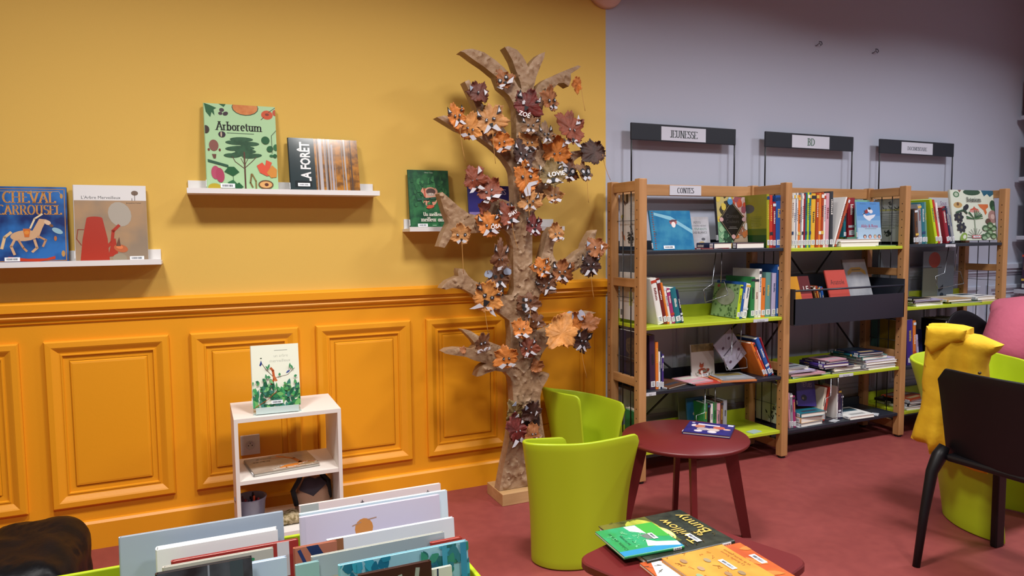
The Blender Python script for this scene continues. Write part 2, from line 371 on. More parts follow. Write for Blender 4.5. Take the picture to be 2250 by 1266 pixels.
# ------------------------------------------------------------------ measured positions (metres)
TREE = [[1.329,0.076],[1.355,0.183],[1.385,0.306],[1.405,0.419],[1.411,0.51],[1.407,0.58],[1.397,0.626],[1.368,0.656],[1.315,0.668],[1.272,0.66],[1.243,0.649],[1.217,0.647],[1.224,0.667],[1.234,0.686],[1.253,0.7],[1.27,0.707],[1.204,0.729],[1.164,0.749],[1.11,0.76],[1.059,0.773],[1.05,0.78],[1.072,0.792],[1.116,0.795],[1.2,0.784],[1.217,0.799],[1.203,0.822],[1.175,0.852],[1.144,0.882],[1.191,0.872],[1.231,0.845],[1.281,0.816],[1.348,0.787],[1.38,0.775],[1.399,0.776],[1.402,0.839],[1.395,0.91],[1.333,0.956],[1.276,0.983],[1.229,1.019],[1.204,1.047],[1.16,1.074],[1.099,1.083],[1.07,1.076],[1.047,1.083],[1.053,1.094],[1.078,1.117],[1.111,1.13],[1.133,1.138],[1.13,1.16],[1.135,1.175],[1.148,1.172],[1.162,1.171],[1.183,1.138],[1.212,1.113],[1.249,1.097],[1.313,1.059],[1.378,1.034],[1.407,1.037],[1.42,1.063],[1.418,1.166],[1.419,1.265],[1.401,1.327],[1.37,1.36],[1.305,1.361],[1.234,1.342],[1.186,1.34],[1.142,1.347],[1.098,1.319],[1.066,1.273],[1.037,1.28],[1.06,1.341],[1.088,1.391],[1.067,1.449],[1.044,1.525],[1.06,1.533],[1.098,1.502],[1.141,1.466],[1.191,1.433],[1.236,1.424],[1.283,1.443],[1.306,1.497],[1.329,1.511],[1.374,1.501],[1.406,1.49],[1.364,1.472],[1.373,1.442],[1.397,1.429],[1.416,1.429],[1.427,1.474],[1.426,1.541],[1.419,1.63],[1.408,1.657],[1.38,1.694],[1.346,1.727],[1.309,1.756],[1.243,1.797],[1.207,1.802],[1.139,1.824],[1.057,1.867],[1.04,1.876],[1.075,1.886],[1.129,1.88],[1.196,1.875],[1.231,1.877],[1.245,1.908],[1.21,1.986],[1.179,2.048],[1.201,2.058],[1.235,2.008],[1.268,1.951],[1.303,1.911],[1.359,1.863],[1.409,1.801],[1.43,1.767],[1.442,1.78],[1.441,1.872],[1.439,1.937],[1.425,1.97],[1.406,1.999],[1.358,2.033],[1.336,2.085],[1.278,2.124],[1.22,2.155],[1.178,2.181],[1.16,2.184],[1.181,2.194],[1.221,2.202],[1.279,2.191],[1.337,2.16],[1.381,2.128],[1.43,2.083],[1.457,2.042],[1.472,2.034],[1.465,2.068],[1.444,2.118],[1.425,2.167],[1.404,2.2],[1.386,2.226],[1.405,2.232],[1.449,2.219],[1.476,2.195],[1.494,2.17],[1.509,2.141],[1.517,2.155],[1.541,2.184],[1.568,2.209],[1.601,2.223],[1.596,2.196],[1.576,2.156],[1.552,2.099],[1.54,2.057],[1.535,2.024],[1.543,2.029],[1.563,2.062],[1.603,2.093],[1.651,2.114],[1.683,2.131],[1.744,2.157],[1.785,2.175],[1.801,2.171],[1.789,2.159],[1.744,2.13],[1.745,2.101],[1.732,2.067],[1.703,2.083],[1.675,2.079],[1.65,2.055],[1.626,2.029],[1.592,1.979],[1.579,1.923],[1.571,1.857],[1.578,1.786],[1.603,1.73],[1.641,1.709],[1.694,1.718],[1.746,1.746],[1.807,1.756],[1.863,1.767],[1.868,1.749],[1.829,1.733],[1.786,1.718],[1.759,1.699],[1.759,1.672],[1.704,1.627],[1.647,1.581],[1.606,1.528],[1.563,1.483],[1.53,1.433],[1.523,1.321],[1.521,1.109],[1.542,1.129],[1.56,1.174],[1.573,1.22],[1.594,1.284],[1.607,1.336],[1.633,1.368],[1.688,1.372],[1.692,1.352],[1.649,1.295],[1.639,1.268],[1.638,1.23],[1.652,1.203],[1.683,1.193],[1.735,1.205],[1.779,1.239],[1.817,1.258],[1.823,1.281],[1.85,1.323],[1.868,1.348],[1.894,1.353],[1.883,1.311],[1.87,1.248],[1.84,1.19],[1.778,1.152],[1.714,1.123],[1.648,1.098],[1.597,1.065],[1.562,1.03],[1.548,0.981],[1.544,0.912],[1.542,0.848],[1.579,0.846],[1.614,0.857],[1.674,0.886],[1.727,0.909],[1.765,0.917],[1.817,0.929],[1.854,0.931],[1.887,0.923],[1.859,0.914],[1.825,0.903],[1.817,0.868],[1.793,0.827],[1.761,0.799],[1.705,0.793],[1.634,0.787],[1.595,0.761],[1.574,0.735],[1.56,0.704],[1.548,0.647],[1.553,0.612],[1.586,0.628],[1.61,0.628],[1.612,0.616],[1.596,0.589],[1.571,0.554],[1.56,0.513],[1.562,0.448],[1.574,0.364],[1.591,0.256],[1.619,0.133],[1.632,0.069]]
LEAVES = [[1.37,2.061,0.1,"ob",25,"big",0],[1.241,1.99,0.125,"mr",15,"side",0],[1.483,1.949,0.149,"dr",-10,"zoe",0],[1.607,1.979,0.132,"ob",5,"cute",0],[1.752,2.069,0.084,"or",80,"plain",1],[1.115,1.868,0.122,"or",8,"fox",1],[1.19,1.828,0.134,"lo",0,"low",0],[1.294,1.865,0.157,"tn",0,"fox",1],[1.349,1.769,0.116,"or",10,"low",0],[1.497,1.85,0.109,"tb",0,"fox",0],[1.576,1.81,0.116,"bt",0,"fox",0],[1.71,1.843,0.184,"rb",-15,"wide",0],[1.499,1.776,0.109,"tn",0,"low",0],[1.648,1.731,0.16,"or",0,"wide",0],[1.861,1.742,0.141,"db",70,"plain",1],[1.454,1.707,0.148,"db",0,"fox",1],[1.468,1.595,0.169,"or",0,"moth",1],[1.604,1.616,0.154,"ol",10,"lovie",0],[1.714,1.641,0.126,"br",0,"owl",0],[1.805,1.639,0.113,"tb",0,"owl",1],[1.621,1.523,0.108,"tn",0,"low",0],[1.491,1.486,0.115,"tn",0,"fox",0],[1.198,1.589,0.126,"rb",20,"wide",0],[1.271,1.535,0.138,"rb",25,"low",0],[1.256,1.453,0.085,"rb",0,"plain",0],[1.381,1.419,0.132,"rb",15,"shay",1],[1.278,1.374,0.139,"or",10,"osa",0],[1.135,1.332,0.11,"tn",0,"cute",1],[1.505,1.368,0.12,"dr",0,"fox",0],[1.323,1.223,0.116,"br",0,"tall",0],[1.329,1.119,0.141,"br",0,"ears",0],[1.266,1.027,0.169,"lo",-8,"big2",1],[1.64,1.334,0.099,"tn",0,"low",0],[1.555,1.159,0.107,"or",15,"fox",0],[1.858,1.257,0.136,"ob",15,"side",0],[1.817,1.17,0.147,"db",0,"fox",1],[1.673,1.135,0.136,"ob",0,"fox",0],[1.588,1.078,0.118,"br",15,"fox",0],[1.486,0.99,0.116,"br",0,"dots",1],[1.51,0.9,0.097,"br",0,"side",0],[1.431,0.871,0.124,"or",0,"low",0],[1.653,0.836,0.196,"lo",15,"plain2",0],[1.747,0.875,0.145,"or",0,"ears2",0],[1.787,0.778,0.135,"db",0,"fox",1],[1.479,0.768,0.116,"rb",0,"fox",0],[1.233,0.809,0.095,"br",0,"cheeks",0],[1.353,0.733,0.123,"or",0,"low",0],[1.13,0.79,0.037,"ob",30,"plain",0],[1.531,0.673,0.082,"ob",0,"plain",0],[1.824,0.87,0.11,"ob",0,"plain",0],[1.399,0.457,0.12,"ol",-20,"side",0],[1.489,0.449,0.122,"db",0,"side",0],[1.403,0.371,0.156,"dr",10,"wide",0],[1.488,0.345,0.107,"ob",0,"low",0]]
ROWS = {"b1s1r":[[2.998,0.021,0.307,-0.021,"olive"],[3.019,0.024,0.302,-0.023,"red"],[3.043,0.024,0.264,-0.023,"crimson"],[3.067,0.042,0.301,-0.023,"blue"],[3.113,0.021,0.277,-0.027,"orange"]],"b1s2l":[[2.252,0.039,0.253,-0.217,"white"],[2.291,0.024,0.254,-0.218,"maroon"],[2.315,0.015,0.229,-0.217,"orange"],[2.33,0.015,0.208,-0.24,"white"],[2.345,0.024,0.195,-0.223,"magenta"],[2.369,0.04,0.197,-0.225,"teal"],[2.409,0.015,0.187,-0.224,"navy"]],"b1s2r":[[2.79,0.023,0.194,0.367,"lime"],[2.813,0.02,0.209,0.341,"blue"],[2.833,0.033,0.199,0.324,"white"],[2.893,0.031,0.235,0.096,"green"],[2.924,0.027,0.231,0.085,"cream"],[2.951,0.021,0.28,0.127,"white"],[2.972,0.031,0.227,0.068,"orange"],[3.003,0.041,0.258,0.017,"sea"],[3.051,0.032,0.253,0.02,"lavender"],[3.086,0.035,0.301,0.025,"blue"],[3.121,0.022,0.302,0.023,"navy"]],"b1s3l":[[2.204,0.036,0.296,-0.027,"plum"],[2.24,0.02,0.256,-0.016,"orange"],[2.26,0.012,0.202,-0.02,"white"],[2.272,0.009,0.202,-0.007,"navy"],[2.281,0.012,0.187,-0.005,"purple"]],"b1s3r":[[2.996,0.021,0.227,-0.487,"orange"],[3.017,0.017,0.225,-0.497,"red"],[3.034,0.032,0.247,-0.453,"blue"],[3.066,0.014,0.25,-0.424,"crimson"]],"b1s4":[[2.573,0.029,0.119,-0.013,"green"],[2.602,0.019,0.114,-0.013,"black"],[2.621,0.019,0.112,-0.013,"white"],[2.64,0.026,0.117,-0.009,"green"],[2.666,0.027,0.109,-0.014,"pink"],[2.693,0.019,0.118,-0.013,"brown"],[2.712,0.03,0.121,-0.017,"grey"]],"b1s4l":[[2.108,0.014,0.106,-0.009,"green"],[2.122,0.021,0.111,-0.005,"cream"]],"b2s1":[[3.186,0.014,0.321,-0.003,"cream"],[3.2,0.015,0.321,-0.005,"white"],[3.215,0.01,0.321,-0.003,"grey"],[3.225,0.011,0.322,-0.002,"white"],[3.236,0.018,0.309,-0.013,"orange"],[3.254,0.011,0.323,-0.005,"grey"],[3.265,0.014,0.32,-0.003,"white"],[3.279,0.015,0.318,-0.014,"crimson"],[3.294,0.014,0.324,-0.015,"teal"],[3.308,0.015,0.325,-0.017,"lime"],[3.323,0.015,0.325,-0.017,"teal"],[3.338,0.036,0.32,0.006,"yellow"],[3.378,0.022,0.324,0.006,"rust"],[3.4,0.019,0.324,0.005,"orange"],[3.419,0.022,0.328,0.003,"rust"],[3.441,0.015,0.321,0.005,"white"],[3.456,0.03,0.324,0.003,"pink"],[3.49,0.03,0.338,-0.009,"charcoal"]],"b2s1lean":[[3.52,0.011,0.318,0.335,"white"],[3.535,0.015,0.316,0.364,"rust"]],"b2s1m":[[3.699,0.024,0.168,0.107,"teal"],[3.739,0.063,0.245,-0.035,"crimson"]],"b2s4l":[[3.196,0.014,0.215,-0.075,"pink"],[3.21,0.022,0.209,-0.096,"grey"],[3.231,0.022,0.193,-0.193,"magenta"]],"b2s4m":[[3.477,0.023,0.21,0.189,"cream"],[3.5,0.019,0.212,0.245,"red"],[3.62,0.012,0.205,0.005,"white"],[3.632,0.024,0.184,-0.011,"plum"],[3.656,0.02,0.147,-0.034,"navy"]],"b2bin":[[3.442,0.019,0.169,-0.297,"brown"],[3.461,0.019,0.169,-0.28,"rust"],[3.48,0.015,0.167,-0.283,"navy"],[3.495,0.019,0.162,-0.24,"blue"]],"b3s1":[[4.235,0.022,0.223,-0.103,"black"],[4.257,0.03,0.226,-0.16,"brown"],[4.287,0.035,0.256,-0.147,"grey"],[4.322,0.031,0.265,-0.196,"teal"],[4.353,0.018,0.272,-0.211,"sea"],[4.451,0.027,0.298,-0.263,"lime"],[4.478,0.022,0.293,-0.266,"red"],[4.5,0.019,0.274,-0.249,"white"],[4.559,0.037,0.247,-0.272,"crimson"],[4.596,0.018,0.253,-0.272,"navy"],[4.619,0.028,0.248,-0.315,"grey"]],"b3s3":[[4.214,0.057,0.297,-0.059,"purple"],[4.271,0.027,0.289,-0.047,"orange"],[4.315,0.018,0.195,-0.228,"lavender"]]}
FACE = {"cheval":[-0.731,-0.07,1.254,0.256,0.31,-0.031],"merveilleux":[-0.45,-0.07,1.249,0.265,0.321,-0.023],"arboretum":[0.058,-0.07,1.553,0.296,0.386,-0.017],"foret":[0.406,-0.07,1.549,0.313,0.257,-0.003],"ami":[0.969,-0.07,1.372,0.207,0.292,0.019],"tempete":[1.28,-0.07,1.44,0.259,0.22,0.0],"marre":[0.192,-0.36,0.635,0.189,0.26,-0.085],"ill":[2.22,-0.3,1.254,0.268,0.217,-0.019],"enfants":[2.554,-0.22,1.247,0.113,0.183,0.027],"contes":[2.765,-0.2,1.27,0.214,0.266,0.009],"olive":[2.906,-0.28,1.247,0.137,0.285,-0.015],"pattern":[2.731,-0.27,0.857,0.109,0.221,-0.176],"tealbig":[3.225,-0.1,0.798,0.026,0.353,-0.153],"fox":[2.584,-0.18,0.531,0.162,0.198,-0.025],"lavdiamond":[2.827,-0.25,0.497,0.11,0.124,-0.091],"bluebag":[2.529,-0.22,0.258,0.119,0.122,-0.186],"mint":[3.891,-0.12,1.268,0.211,0.312,-0.014],"aldo":[3.751,-0.3,1.29,0.205,0.231,0.02],"brownb":[3.785,-0.12,1.237,0.058,0.322,-0.017],"anatole":[3.515,-0.33,0.922,0.166,0.175,-0.012],"le":[3.191,-0.33,0.924,0.178,0.131,0.0],"banner":[3.752,-0.27,0.913,0.199,0.248,0.01],"telius":[3.344,-0.27,0.23,0.145,0.148,-0.111],"greend":[3.646,-0.2,0.121,0.09,0.206,-0.123],"blackd":[3.763,-0.12,0.149,0.122,0.187,-0.115],"orangeb3":[4.521,-0.2,1.242,0.102,0.294,-0.02],"sous":[4.702,-0.12,1.258,0.218,0.318,-0.014],"botanicum":[4.658,-0.3,1.268,0.531,0.353,-0.011],"darkb3":[4.477,-0.2,0.445,0.169,0.181,-0.083],"pinkb3":[4.518,-0.15,0.615,0.103,0.116,-0.068]}
BIN = {"R1":[0.23,-1.52,0.612,0.625,0.604],"R2":[0.224,-1.57,0.603,0.628,0.604],"R2b":[0.22,-1.6,0.604,0.595,0.608],"R3":[0.276,-1.68,0.567,0.609,0.568],"R4":[0.189,-1.73,0.582,0.288,0.585],"R5":[0.223,-1.78,0.58,0.548,0.574],"R6":[0.51,-1.8,0.566,0.589,0.562],"R7":[0.272,-1.86,0.583,0.581,0.578],"R8":[0.302,-1.93,0.586,0.466,0.58],"R9":[0.456,-1.9,0.548,0.526,0.544],"R10":[0.184,-1.8,0.574,0.233,0.572],"L1":[-0.194,-1.55,0.614,0.182,0.608],"L2":[-0.111,-1.64,0.598,0.159,0.604],"L3":[-0.077,-1.69,0.582,0.202,0.594],"L4":[-0.092,-1.75,0.605,0.138,0.601],"L6":[0.074,-1.81,0.603,0.161,0.6],"L5":[-0.099,-1.87,0.644,0.084,0.642]}
# ------------------------------------------------------------------ the room
YEL = M('#dcb456', .75, bump=.05, bscale=220); PANY = M('#e99c1a', .42, bump=.03, bscale=90)
WHT = M('#b3b7c7', .8, bump=.05, bscale=220); PANW = M('#b6bccc', .5)
SEAM = 2.125
def wall_parts(x0, x1, mt):
    b = MB(); b.box((x0, 0, 0), (x1, .12, CEIL), mt); return b
b = MB(); b.box((XL, 0, 1.0), (SEAM, .12, CEIL), YEL); b.box((SEAM, 0, 1.0), (XR, .12, CEIL), WHT)
b.box((XL, 0, 0), (SEAM, .12, 1.0), PANY); b.box((SEAM, 0, 0), (XR, .12, 1.0), PANW)
struct(b.build('wall_back'))
b = MB(); b.box((XL-.12, YB, 0), (XL, .12, CEIL), M('#a8a094', .8)); struct(b.build('wall_left'))
b = MB(); b.box((XR, YB, 0), (XR+.12, .12, CEIL), M('#b9bac4', .8)); struct(b.build('wall_right'))
b = MB(); b.box((XL-.12, YB-.12, 0), (XR+.12, YB, CEIL), M('#8f8b88', .8)); struct(b.build('wall_front'))
b = MB(); b.box((XL-.12, YB-.12, -.1), (XR+.12, .12, 0), M('#8c4340', .45, bump=.02, bscale=300, c2='#863f3d', cscale=18, spec=.35)); struct(b.build('floor'))
b = MB(); b.box((XL-.12, YB-.12, CEIL), (XR+.12, .12, CEIL+.1), M('#9c9894', .9)); struct(b.build('ceiling'))
def strip(x0, x1, prof, mt, name):
    b = MB(); b.prism([(-y, z) for y, z in prof], x0, x1, mt, 'X')   # (y, z) polygon swept along x
    return struct(b.build(name))
RAIL = [(0, 1.078), (.030, 1.072), (.036, 1.066), (.036, 1.034), (.027, 1.031), (.025, 1.022), (.021, 1.018), (.024, 1.011), (.020, 1.004), (.010, .996), (.008, .985), (0, .98)]
BASE = [(0, .125), (.012, .122), (.02, .112), (.02, 0), (0, 0)]
strip(XL, SEAM, RAIL, PANY, 'trim_1'); strip(SEAM, XR, RAIL, PANW, 'trim_2')
strip(XL, SEAM, BASE, PANY, 'baseboard_back'); strip(SEAM, XR, BASE, PANW, 'baseboard_back.001')
def panel(x0, x1, z0, z1, mt, name):
    b = MB()
    prof = [(0, 0), (0, .016), (.006, .023), (.026, .024), (.032, .021), (.05, .010), (.056, .009), (.058, .012), (.063, .012), (.066, .003), (.086, .002)]
    n = len(prof); vs = []
    for d, h in prof: vs += [(x0+d, -h, z0+d), (x1-d, -h, z0+d), (x1-d, -h, z1-d), (x0+d, -h, z1-d)]
    fs = [(i*4+k, i*4+(k+1) % 4, (i+1)*4+(k+1) % 4, (i+1)*4+k) for i in range(n-1) for k in range(4)]
    b.add(vs, fs, mt)
    f = [(.088, .002), (.092, .009), (.1, .0105)]; vs = []
    for d, h in f: vs += [(x0+d, -h, z0+d), (x1-d, -h, z0+d), (x1-d, -h, z1-d), (x0+d, -h, z1-d)]
    b.add(vs, [(i*4+k, i*4+(k+1) % 4, (i+1)*4+(k+1) % 4, (i+1)*4+k) for i in range(2) for k in range(4)]+[(8, 9, 10, 11)], mt)
    return struct(b.build(name))
k = 3
for x0, x1 in [(-2.2, -1.73), (-1.64, -1.2), (-1.12, -.677), (-.591, -.124), (-.039, .427), (.507, .971), (1.053, 1.494), (1.575, 2.04)]:
    panel(x0, x1, .194, .908, PANY, f'trim_{k}'); k += 1
x = 2.22
while x < 5.6:
    panel(x, min(x+.46, 6.0), .194, .908, PANW, f'trim_{k}'); k += 1; x += .55
# ceiling fittings that carry the lamps
for i, (x, y, lx, ly, wt, c) in enumerate(LAMPS):
    t = thing('ceiling_light', ['square white ceiling light above the picture ledges', 'square white ceiling light in front of the cardboard tree', 'square white ceiling light before the left bay of the bookcase', 'square white ceiling light nearest the right wall', 'square white ceiling light behind the camera at left', 'square white ceiling light behind the camera, middle one', 'square white ceiling light behind the camera at right'][i], 'ceiling light', (x, y, CEIL), group='ceiling light fittings')
    b = MB(); b.box((-lx/2-.03, -ly/2-.03, -.07), (lx/2+.03, ly/2+.03, 0), M('white', .5)); b.build('housing', t)
ceiling_lamps()
# pale rounded fitting at the top of the wall
t = thing('ventilation_cover', 'pale rounded fitting high on the wall above the colour change', 'vent cover', (2.12, -.001, 2.69))
b = MB(); b.X = Matrix.Rotation(PI/2, 4, 'X'); b.lathe([(.0, .05), (.07, .048), (.11, .03), (.12, .0)], M('#d9b7a8', .6)); b.build('cover', t)
for i, (x, z) in enumerate([(3.722, 2.536), (4.24, 2.538)]):
    t = thing('wall_hook', ['small wire hook high on the white wall, nearer the yellow wall', 'small wire hook high on the white wall, farther from the yellow wall'][i], 'hook', (x, 0, z), group='wire hooks on the white wall')
    b = MB(); b.tube([(-.02, 0, -.008), (-.02, -.012, -.008), (-.008, -.02, .006), (.006, -.018, -.008), (.016, -.02, .002), (.018, -.012, .018), (.012, 0, .022)], .0028, M('#6a6a74', .4, metal=.6)); b.build('hook', t)

# ------------------------------------------------------------------ picture ledges
LW = M('#e4e2e2', .45)
def ledge(x0, x1, z, label, group='white picture ledges on the yellow wall', lip=True):
    t = thing('picture_ledge', label, 'wall shelf', ((x0+x1)/2, 0, z), group=group); h = (x1-x0)/2
    b = MB(); b.box((-h+.005, -.012, -.002), (h-.005, 0, .048), LW); b.build('back_board', t)
    b = MB(); b.box((-h, -.12, -.014), (h, 0, 0), LW); b.build('shelf_board', t)
    b = MB(); b.box((-h, -.132, -.014), (h, -.12, .008), LW); b.build('front_lip', t)
    return t
ledge(-.99, -.134, 1.236, 'white picture ledge at left, lowest of the three, carrying the horse book')
ledge(-.024, .803, 1.536, 'white picture ledge in the middle, highest of the three')
ledge(.945, 1.79, 1.366, 'white picture ledge running behind the cardboard tree')

def face_book(key, name, label, t, col, z, **kw):
    x, y, _, w, h, r = FACE[key]
    kw.setdefault('lean', .12); kw.setdefault('rollz', 0)
    y = kw.pop('y', y); h = kw.pop('h', h); w = kw.pop('w', w); x = kw.pop('x', x)
    zl = w*math.sin(-kw['rollz']) if kw['rollz'] < 0 else 0
    return book(name, label, (x, y, z+.0005+zl), w, h, t, col, **kw)
# horse book
hs = '#c9a27e'
cheval = [('r', 0, 0, 1, 1, M('#1d2f66', .25, c2='#2f6cb4', cscale=9)), ('l', [(.03, .03), (.97, .03), (.97, .97), (.03, .97), (.03, .03)], .012, '#a8763c'),
  ('l', [(.1, .94), (.9, .94), (.92, .9)], .006, '#c9a050'), ('e', .93, .12, .025, .05, 0, '#b98a4a'), ('e', .93, .88, .02, .04, 0, '#b98a4a'),
  ('s', "CHEVAL", .5, .84, .14, .84, 0, '#c48a44'), ('s', "CARROUSEL", .5, .68, .12, .86, 0, '#c48a44'), ('t', 'Le', .55, .935, .04, .1, 0, '#c9a050'),
  ('e', .42, .36, .19, .085, .1, hs), ('p', [(.5, .38), (.62, .58), (.72, .57), (.66, .46), (.6, .32)], hs), ('e', .73, .53, .05, .035, -.6, '#d6b79a'), ('e', .78, .49, .03, .022, -.6, '#7a5236'),
  ('l', [(.3, .33), (.24, .22), (.28, .12)], .035, hs), ('l', [(.34, .3), (.4, .2), (.44, .16)], .03, '#b98a66'), ('l', [(.55, .3), (.58, .2), (.52, .15)], .035, hs), ('l', [(.6, .35), (.7, .3), (.66, .22)], .03, '#b98a66'),
  ('l', [(.24, .4), (.16, .34), (.12, .2)], .04, '#d9b98c'), ('l', [(.5, .46), (.56, .58), (.66, .64)], .025, '#e3cfa8'), ('p', [(.4, .45), (.5, .45), (.48, .34), (.42, .34)], '#c86a2c'), ('e', .45, .4, .035, .03, 0, '#d98a3a'),
  ('e', .86, .42, .08, .04, -.5, '#8fb4c4'), ('e', .83, .32, .02, .04, 0, '#b06a3c'), ('p', [(.2, .09), (.45, .06), (.7, .06), (.82, .09), (.82, .05), (.6, .02), (.3, .03), (.2, .05)], '#b83a22')]
face_book('cheval', 'picture_book', 'dark blue picture book with gold title and a leaping carousel horse', .014, '#1c2550', 1.236, front=cheval, sticker=(.15, .03, .35, .08))
am = [('r', 0, 0, 1, .8, M('#a88866', .35, c2='#8d7b68', cscale=7)), ('r', 0, .8, 1, 1, '#dcdbdc'), ('t', "L'Arbre Merveilleux", .37, .84, .04, .62, 0, '#3c3c40'),
  ('e', .84, .9, .05, .04, 0, '#6f5a4a'), ('l', [(.84, .9), (.84, .8)], .008, '#5a4638'), ('l', [(.8, .83), (.8, .8)], .008, '#4a3c34'), ('t', 'Jacqueline Cohen', .82, .77, .018, .24, 0, '#4a4440'), ('e', .62, .62, .16, .2, .3, M('#a8a094', .35)),
  ('p', [(.06, 0), (.1, .3), (.16, .56), (.38, .56), (.44, .3), (.46, 0)], '#a8301e'), ('e', .27, .565, .11, .03, 0, '#a8301e'), ('l', [(.12, .42), (.04, .42), (.02, .3), (.08, .22)], .012, '#8a3a28'),
  ('l', [(.44, .2), (.5, .26), (.52, .4), (.6, .47)], .045, '#a8301e'), ('p', [(.44, .06), (.5, .3), (.55, .3), (.58, .08)], '#a8301e'), ('e', .62, .17, .1, .06, -.3, '#b5623c'), ('e', .6, .19, .05, .03, -.3, '#d97a4a'), ('p', [(.55, .2), (.6, .32), (.62, .2)], '#6a4434'), ('e', .6, .04, .1, .08, 0, '#958a76')]
face_book('merveilleux', 'picture_book', 'square picture book with a red watering can on a beige cover', .012, '#d8d6d8', 1.236, front=am, sticker=(.74, .015, .94, .065))
g = '#1f5a34'
arb = [('r', 0, 0, 1, 1, '#a9cfa0')]
arb += [('p', [(0, 1), (.02, .9), (.08, .84), (.1, .9), (.14, .86), (.13, .93), (.17, .95), (.08, .98)], g), ('e', .24, .93, .035, .03, 0, '#43323a'), ('e', .29, .89, .04, .03, .5, '#3a2c34'), ('e', .22, .89, .03, .025, 0, '#43323a'), ('p', [(.2, 1), (.3, 1), (.27, .965)], g)]
arb += [('e', .57, .97, .19, .12, 0, '#2c4a30'), ('e', .57, .975, .18, .115, 0, M('#c4763f', .3, c2='#d18a4e', cscale=30)), ('e', .88, .9, .085, .07, 0, '#c4502a'), ('e', .88, .905, .03, .02, 0, '#7a3420'), ('l', [(.9, .93), (1, .99)], .008, '#3c3c2c'), ('l', [(.79, .84), (.83, .87)], .008, '#4a2c1c'), ('e', 1, .93, .04, .05, 0, '#b8482a')]
arb += [('s', 'Arboretum', .47, .735, .095, .74, 0, '#1c1f1c'), ('r', .3, .665, .68, .672, '#4f6a54')]
for cx, cy, rx in [(.5, .6, .22), (.42, .56, .2), (.6, .55, .2), (.5, .5, .24), (.4, .49, .18), (.36, .41, .16), (.64, .41, .19), (.5, .43, .2), (.55, .46, .2)]: arb.append(('e', cx, cy, rx*.75, .035, random.Random(int(cx*97)).uniform(-.15, .15), M('#2f5a3c', .35, c2='#234a30', cscale=40)))
arb += [('l', [(.53, 0), (.53, .45)], .022, '#5c4034'), ('l', [(.53, .26), (.4, .34), (.36, .4)], .009, '#5c4034'), ('l', [(.53, .27), (.64, .35), (.7, .4)], .009, '#5c4034'), ('l', [(.53, .3), (.48, .38)], .007, '#5c4034'), ('l', [(.53, .3), (.58, .38)], .007, '#5c4034')]
arb += [('e', .11, .52, .065, .085, 0, '#84544a'), ('p', [(.08, .42), (.14, .42), (.13, .37), (.1, .37)], '#6a4438'), ('e', .04, .47, .015, .02, 0, '#6e2f24'), ('e', .19, .47, .015, .02, 0, '#6e2f24'), ('e', .23, .65, .05, .045, 0, '#2f2530'), ('e', .22, .65, .012, .04, 0, '#b9a890'), ('e', .01, .7, .05, .06, 0, '#3a2a26')]
arb += [('p', [(.02, .36), (.3, .3), (.3, .27), (.02, .33)], '#2c5640'), ('e', .12, .21, .06, .1, 0, '#b04a66'), ('e', .18, .18, .06, .11, .1, '#a83f5c'), ('p', [(.24, .22), (.3, .28), (.38, .28), (.45, .22), (.36, .17)], g), ('l', [(.36, .18), (.37, .02)], .006, g), ('p', [(.28, .1), (.36, .13), (.42, .08), (.34, .04)], '#2e6b40'), ('p', [(.36, .06), (.44, .1), (.5, .05), (.42, .0)], g), ('e', .1, .04, .09, .06, 0, '#b5a02a'), ('l', [(.2, .02), (.26, .01)], .03, '#4a3a3c')]
arb += [('l', [(.62, .2), (.6, .1), (.63, .05)], .022, '#7a6238'), ('l', [(.63, .2), (.68, .12), (.68, 0)], .02, '#84703c'), ('p', [(.7, .3), (.78, .34), (.82, .3), (.84, .37), (.92, .34), (.88, .26), (.94, .2), (.84, .18), (.74, .22)], '#d6553c'), ('p', [(.84, .22), (.92, .31), (.99, .26), (.98, .17), (.9, .16)], '#cf8a3a'), ('e', .82, .08, .11, .07, 0, '#6a4a2c'), ('e', .82, .08, .09, .05, 0, '#d9a568'), ('e', .83, .08, .03, .025, 0, '#5a2e22')]
arb += [('e', .84, .6, .06, .06, .5, g), ('e', .9, .5, .05, .045, .8, g), ('e', .99, .52, .04, .05, 0, '#2e6b40'), ('l', [(1, .72), (.93, .66), (.93, .45)], .006, '#3c4a34'), ('e', .92, .42, .03, .02, 0, '#2e6b40'), ('e', .97, .42, .03, .03, .5, g), ('p', [(.44, 0), (.62, 0), (.58, .02), (.48, .02)], '#cf6a6a')]
face_book('arboretum', 'picture_book', 'tall pale green book of trees and fruit titled Arboretum', .018, '#a9cfa0', 1.536, front=arb, sticker=(.18, .035, .38, .085), lean=.1)
r = random.Random(4); fo = [('r', .36, 0, 1, 1, M('#b5782a', .15, c2='#6f4a26', cscale=30))]
for i in range(16):
    xx = r.uniform(.37, .98); ww = r.uniform(.006, .03); fo.append(('p', [(xx, 0), (xx+ww, 0), (xx+ww*.8+r.uniform(-.01, .01), 1), (xx+r.uniform(-.01, .01), 1)], r.choice(['#a39a98', '#b9b2b0', '#4a3a34', '#5c4a40', '#8f8684'])))
fo += [('r', .43, .0, .47, 1, '#b5afb2'), ('r', .6, .0, .63, .9, '#aaa2a8'), ('r', 0, 0, .36, 1, '#2c3a3e'), ('t', 'LA FORÊT', .22, .55, .17, -.62, PI/2, '#e6e8ea'), ('r', .1, .02, .26, .028, '#c9ccd0'), ('r', .06, .08, .3, .2, '#20282c')]
face_book('foret', 'picture_book', 'landscape format book with autumn birch trunks beside a dark band', .016, '#28343a', 1.536, front=fo, sticker=(.1, .1, .27, .16), rough=.14, lean=.243, y=-.10)
am = [('r', 0, 0, 1, 1, M('#1c4a34', .3, c2='#2f7044', cscale=26)), ('e', .5, .6, .22, .2, 0, '#d99a80'), ('e', .5, .48, .18, .14, 0, '#d99a80')]
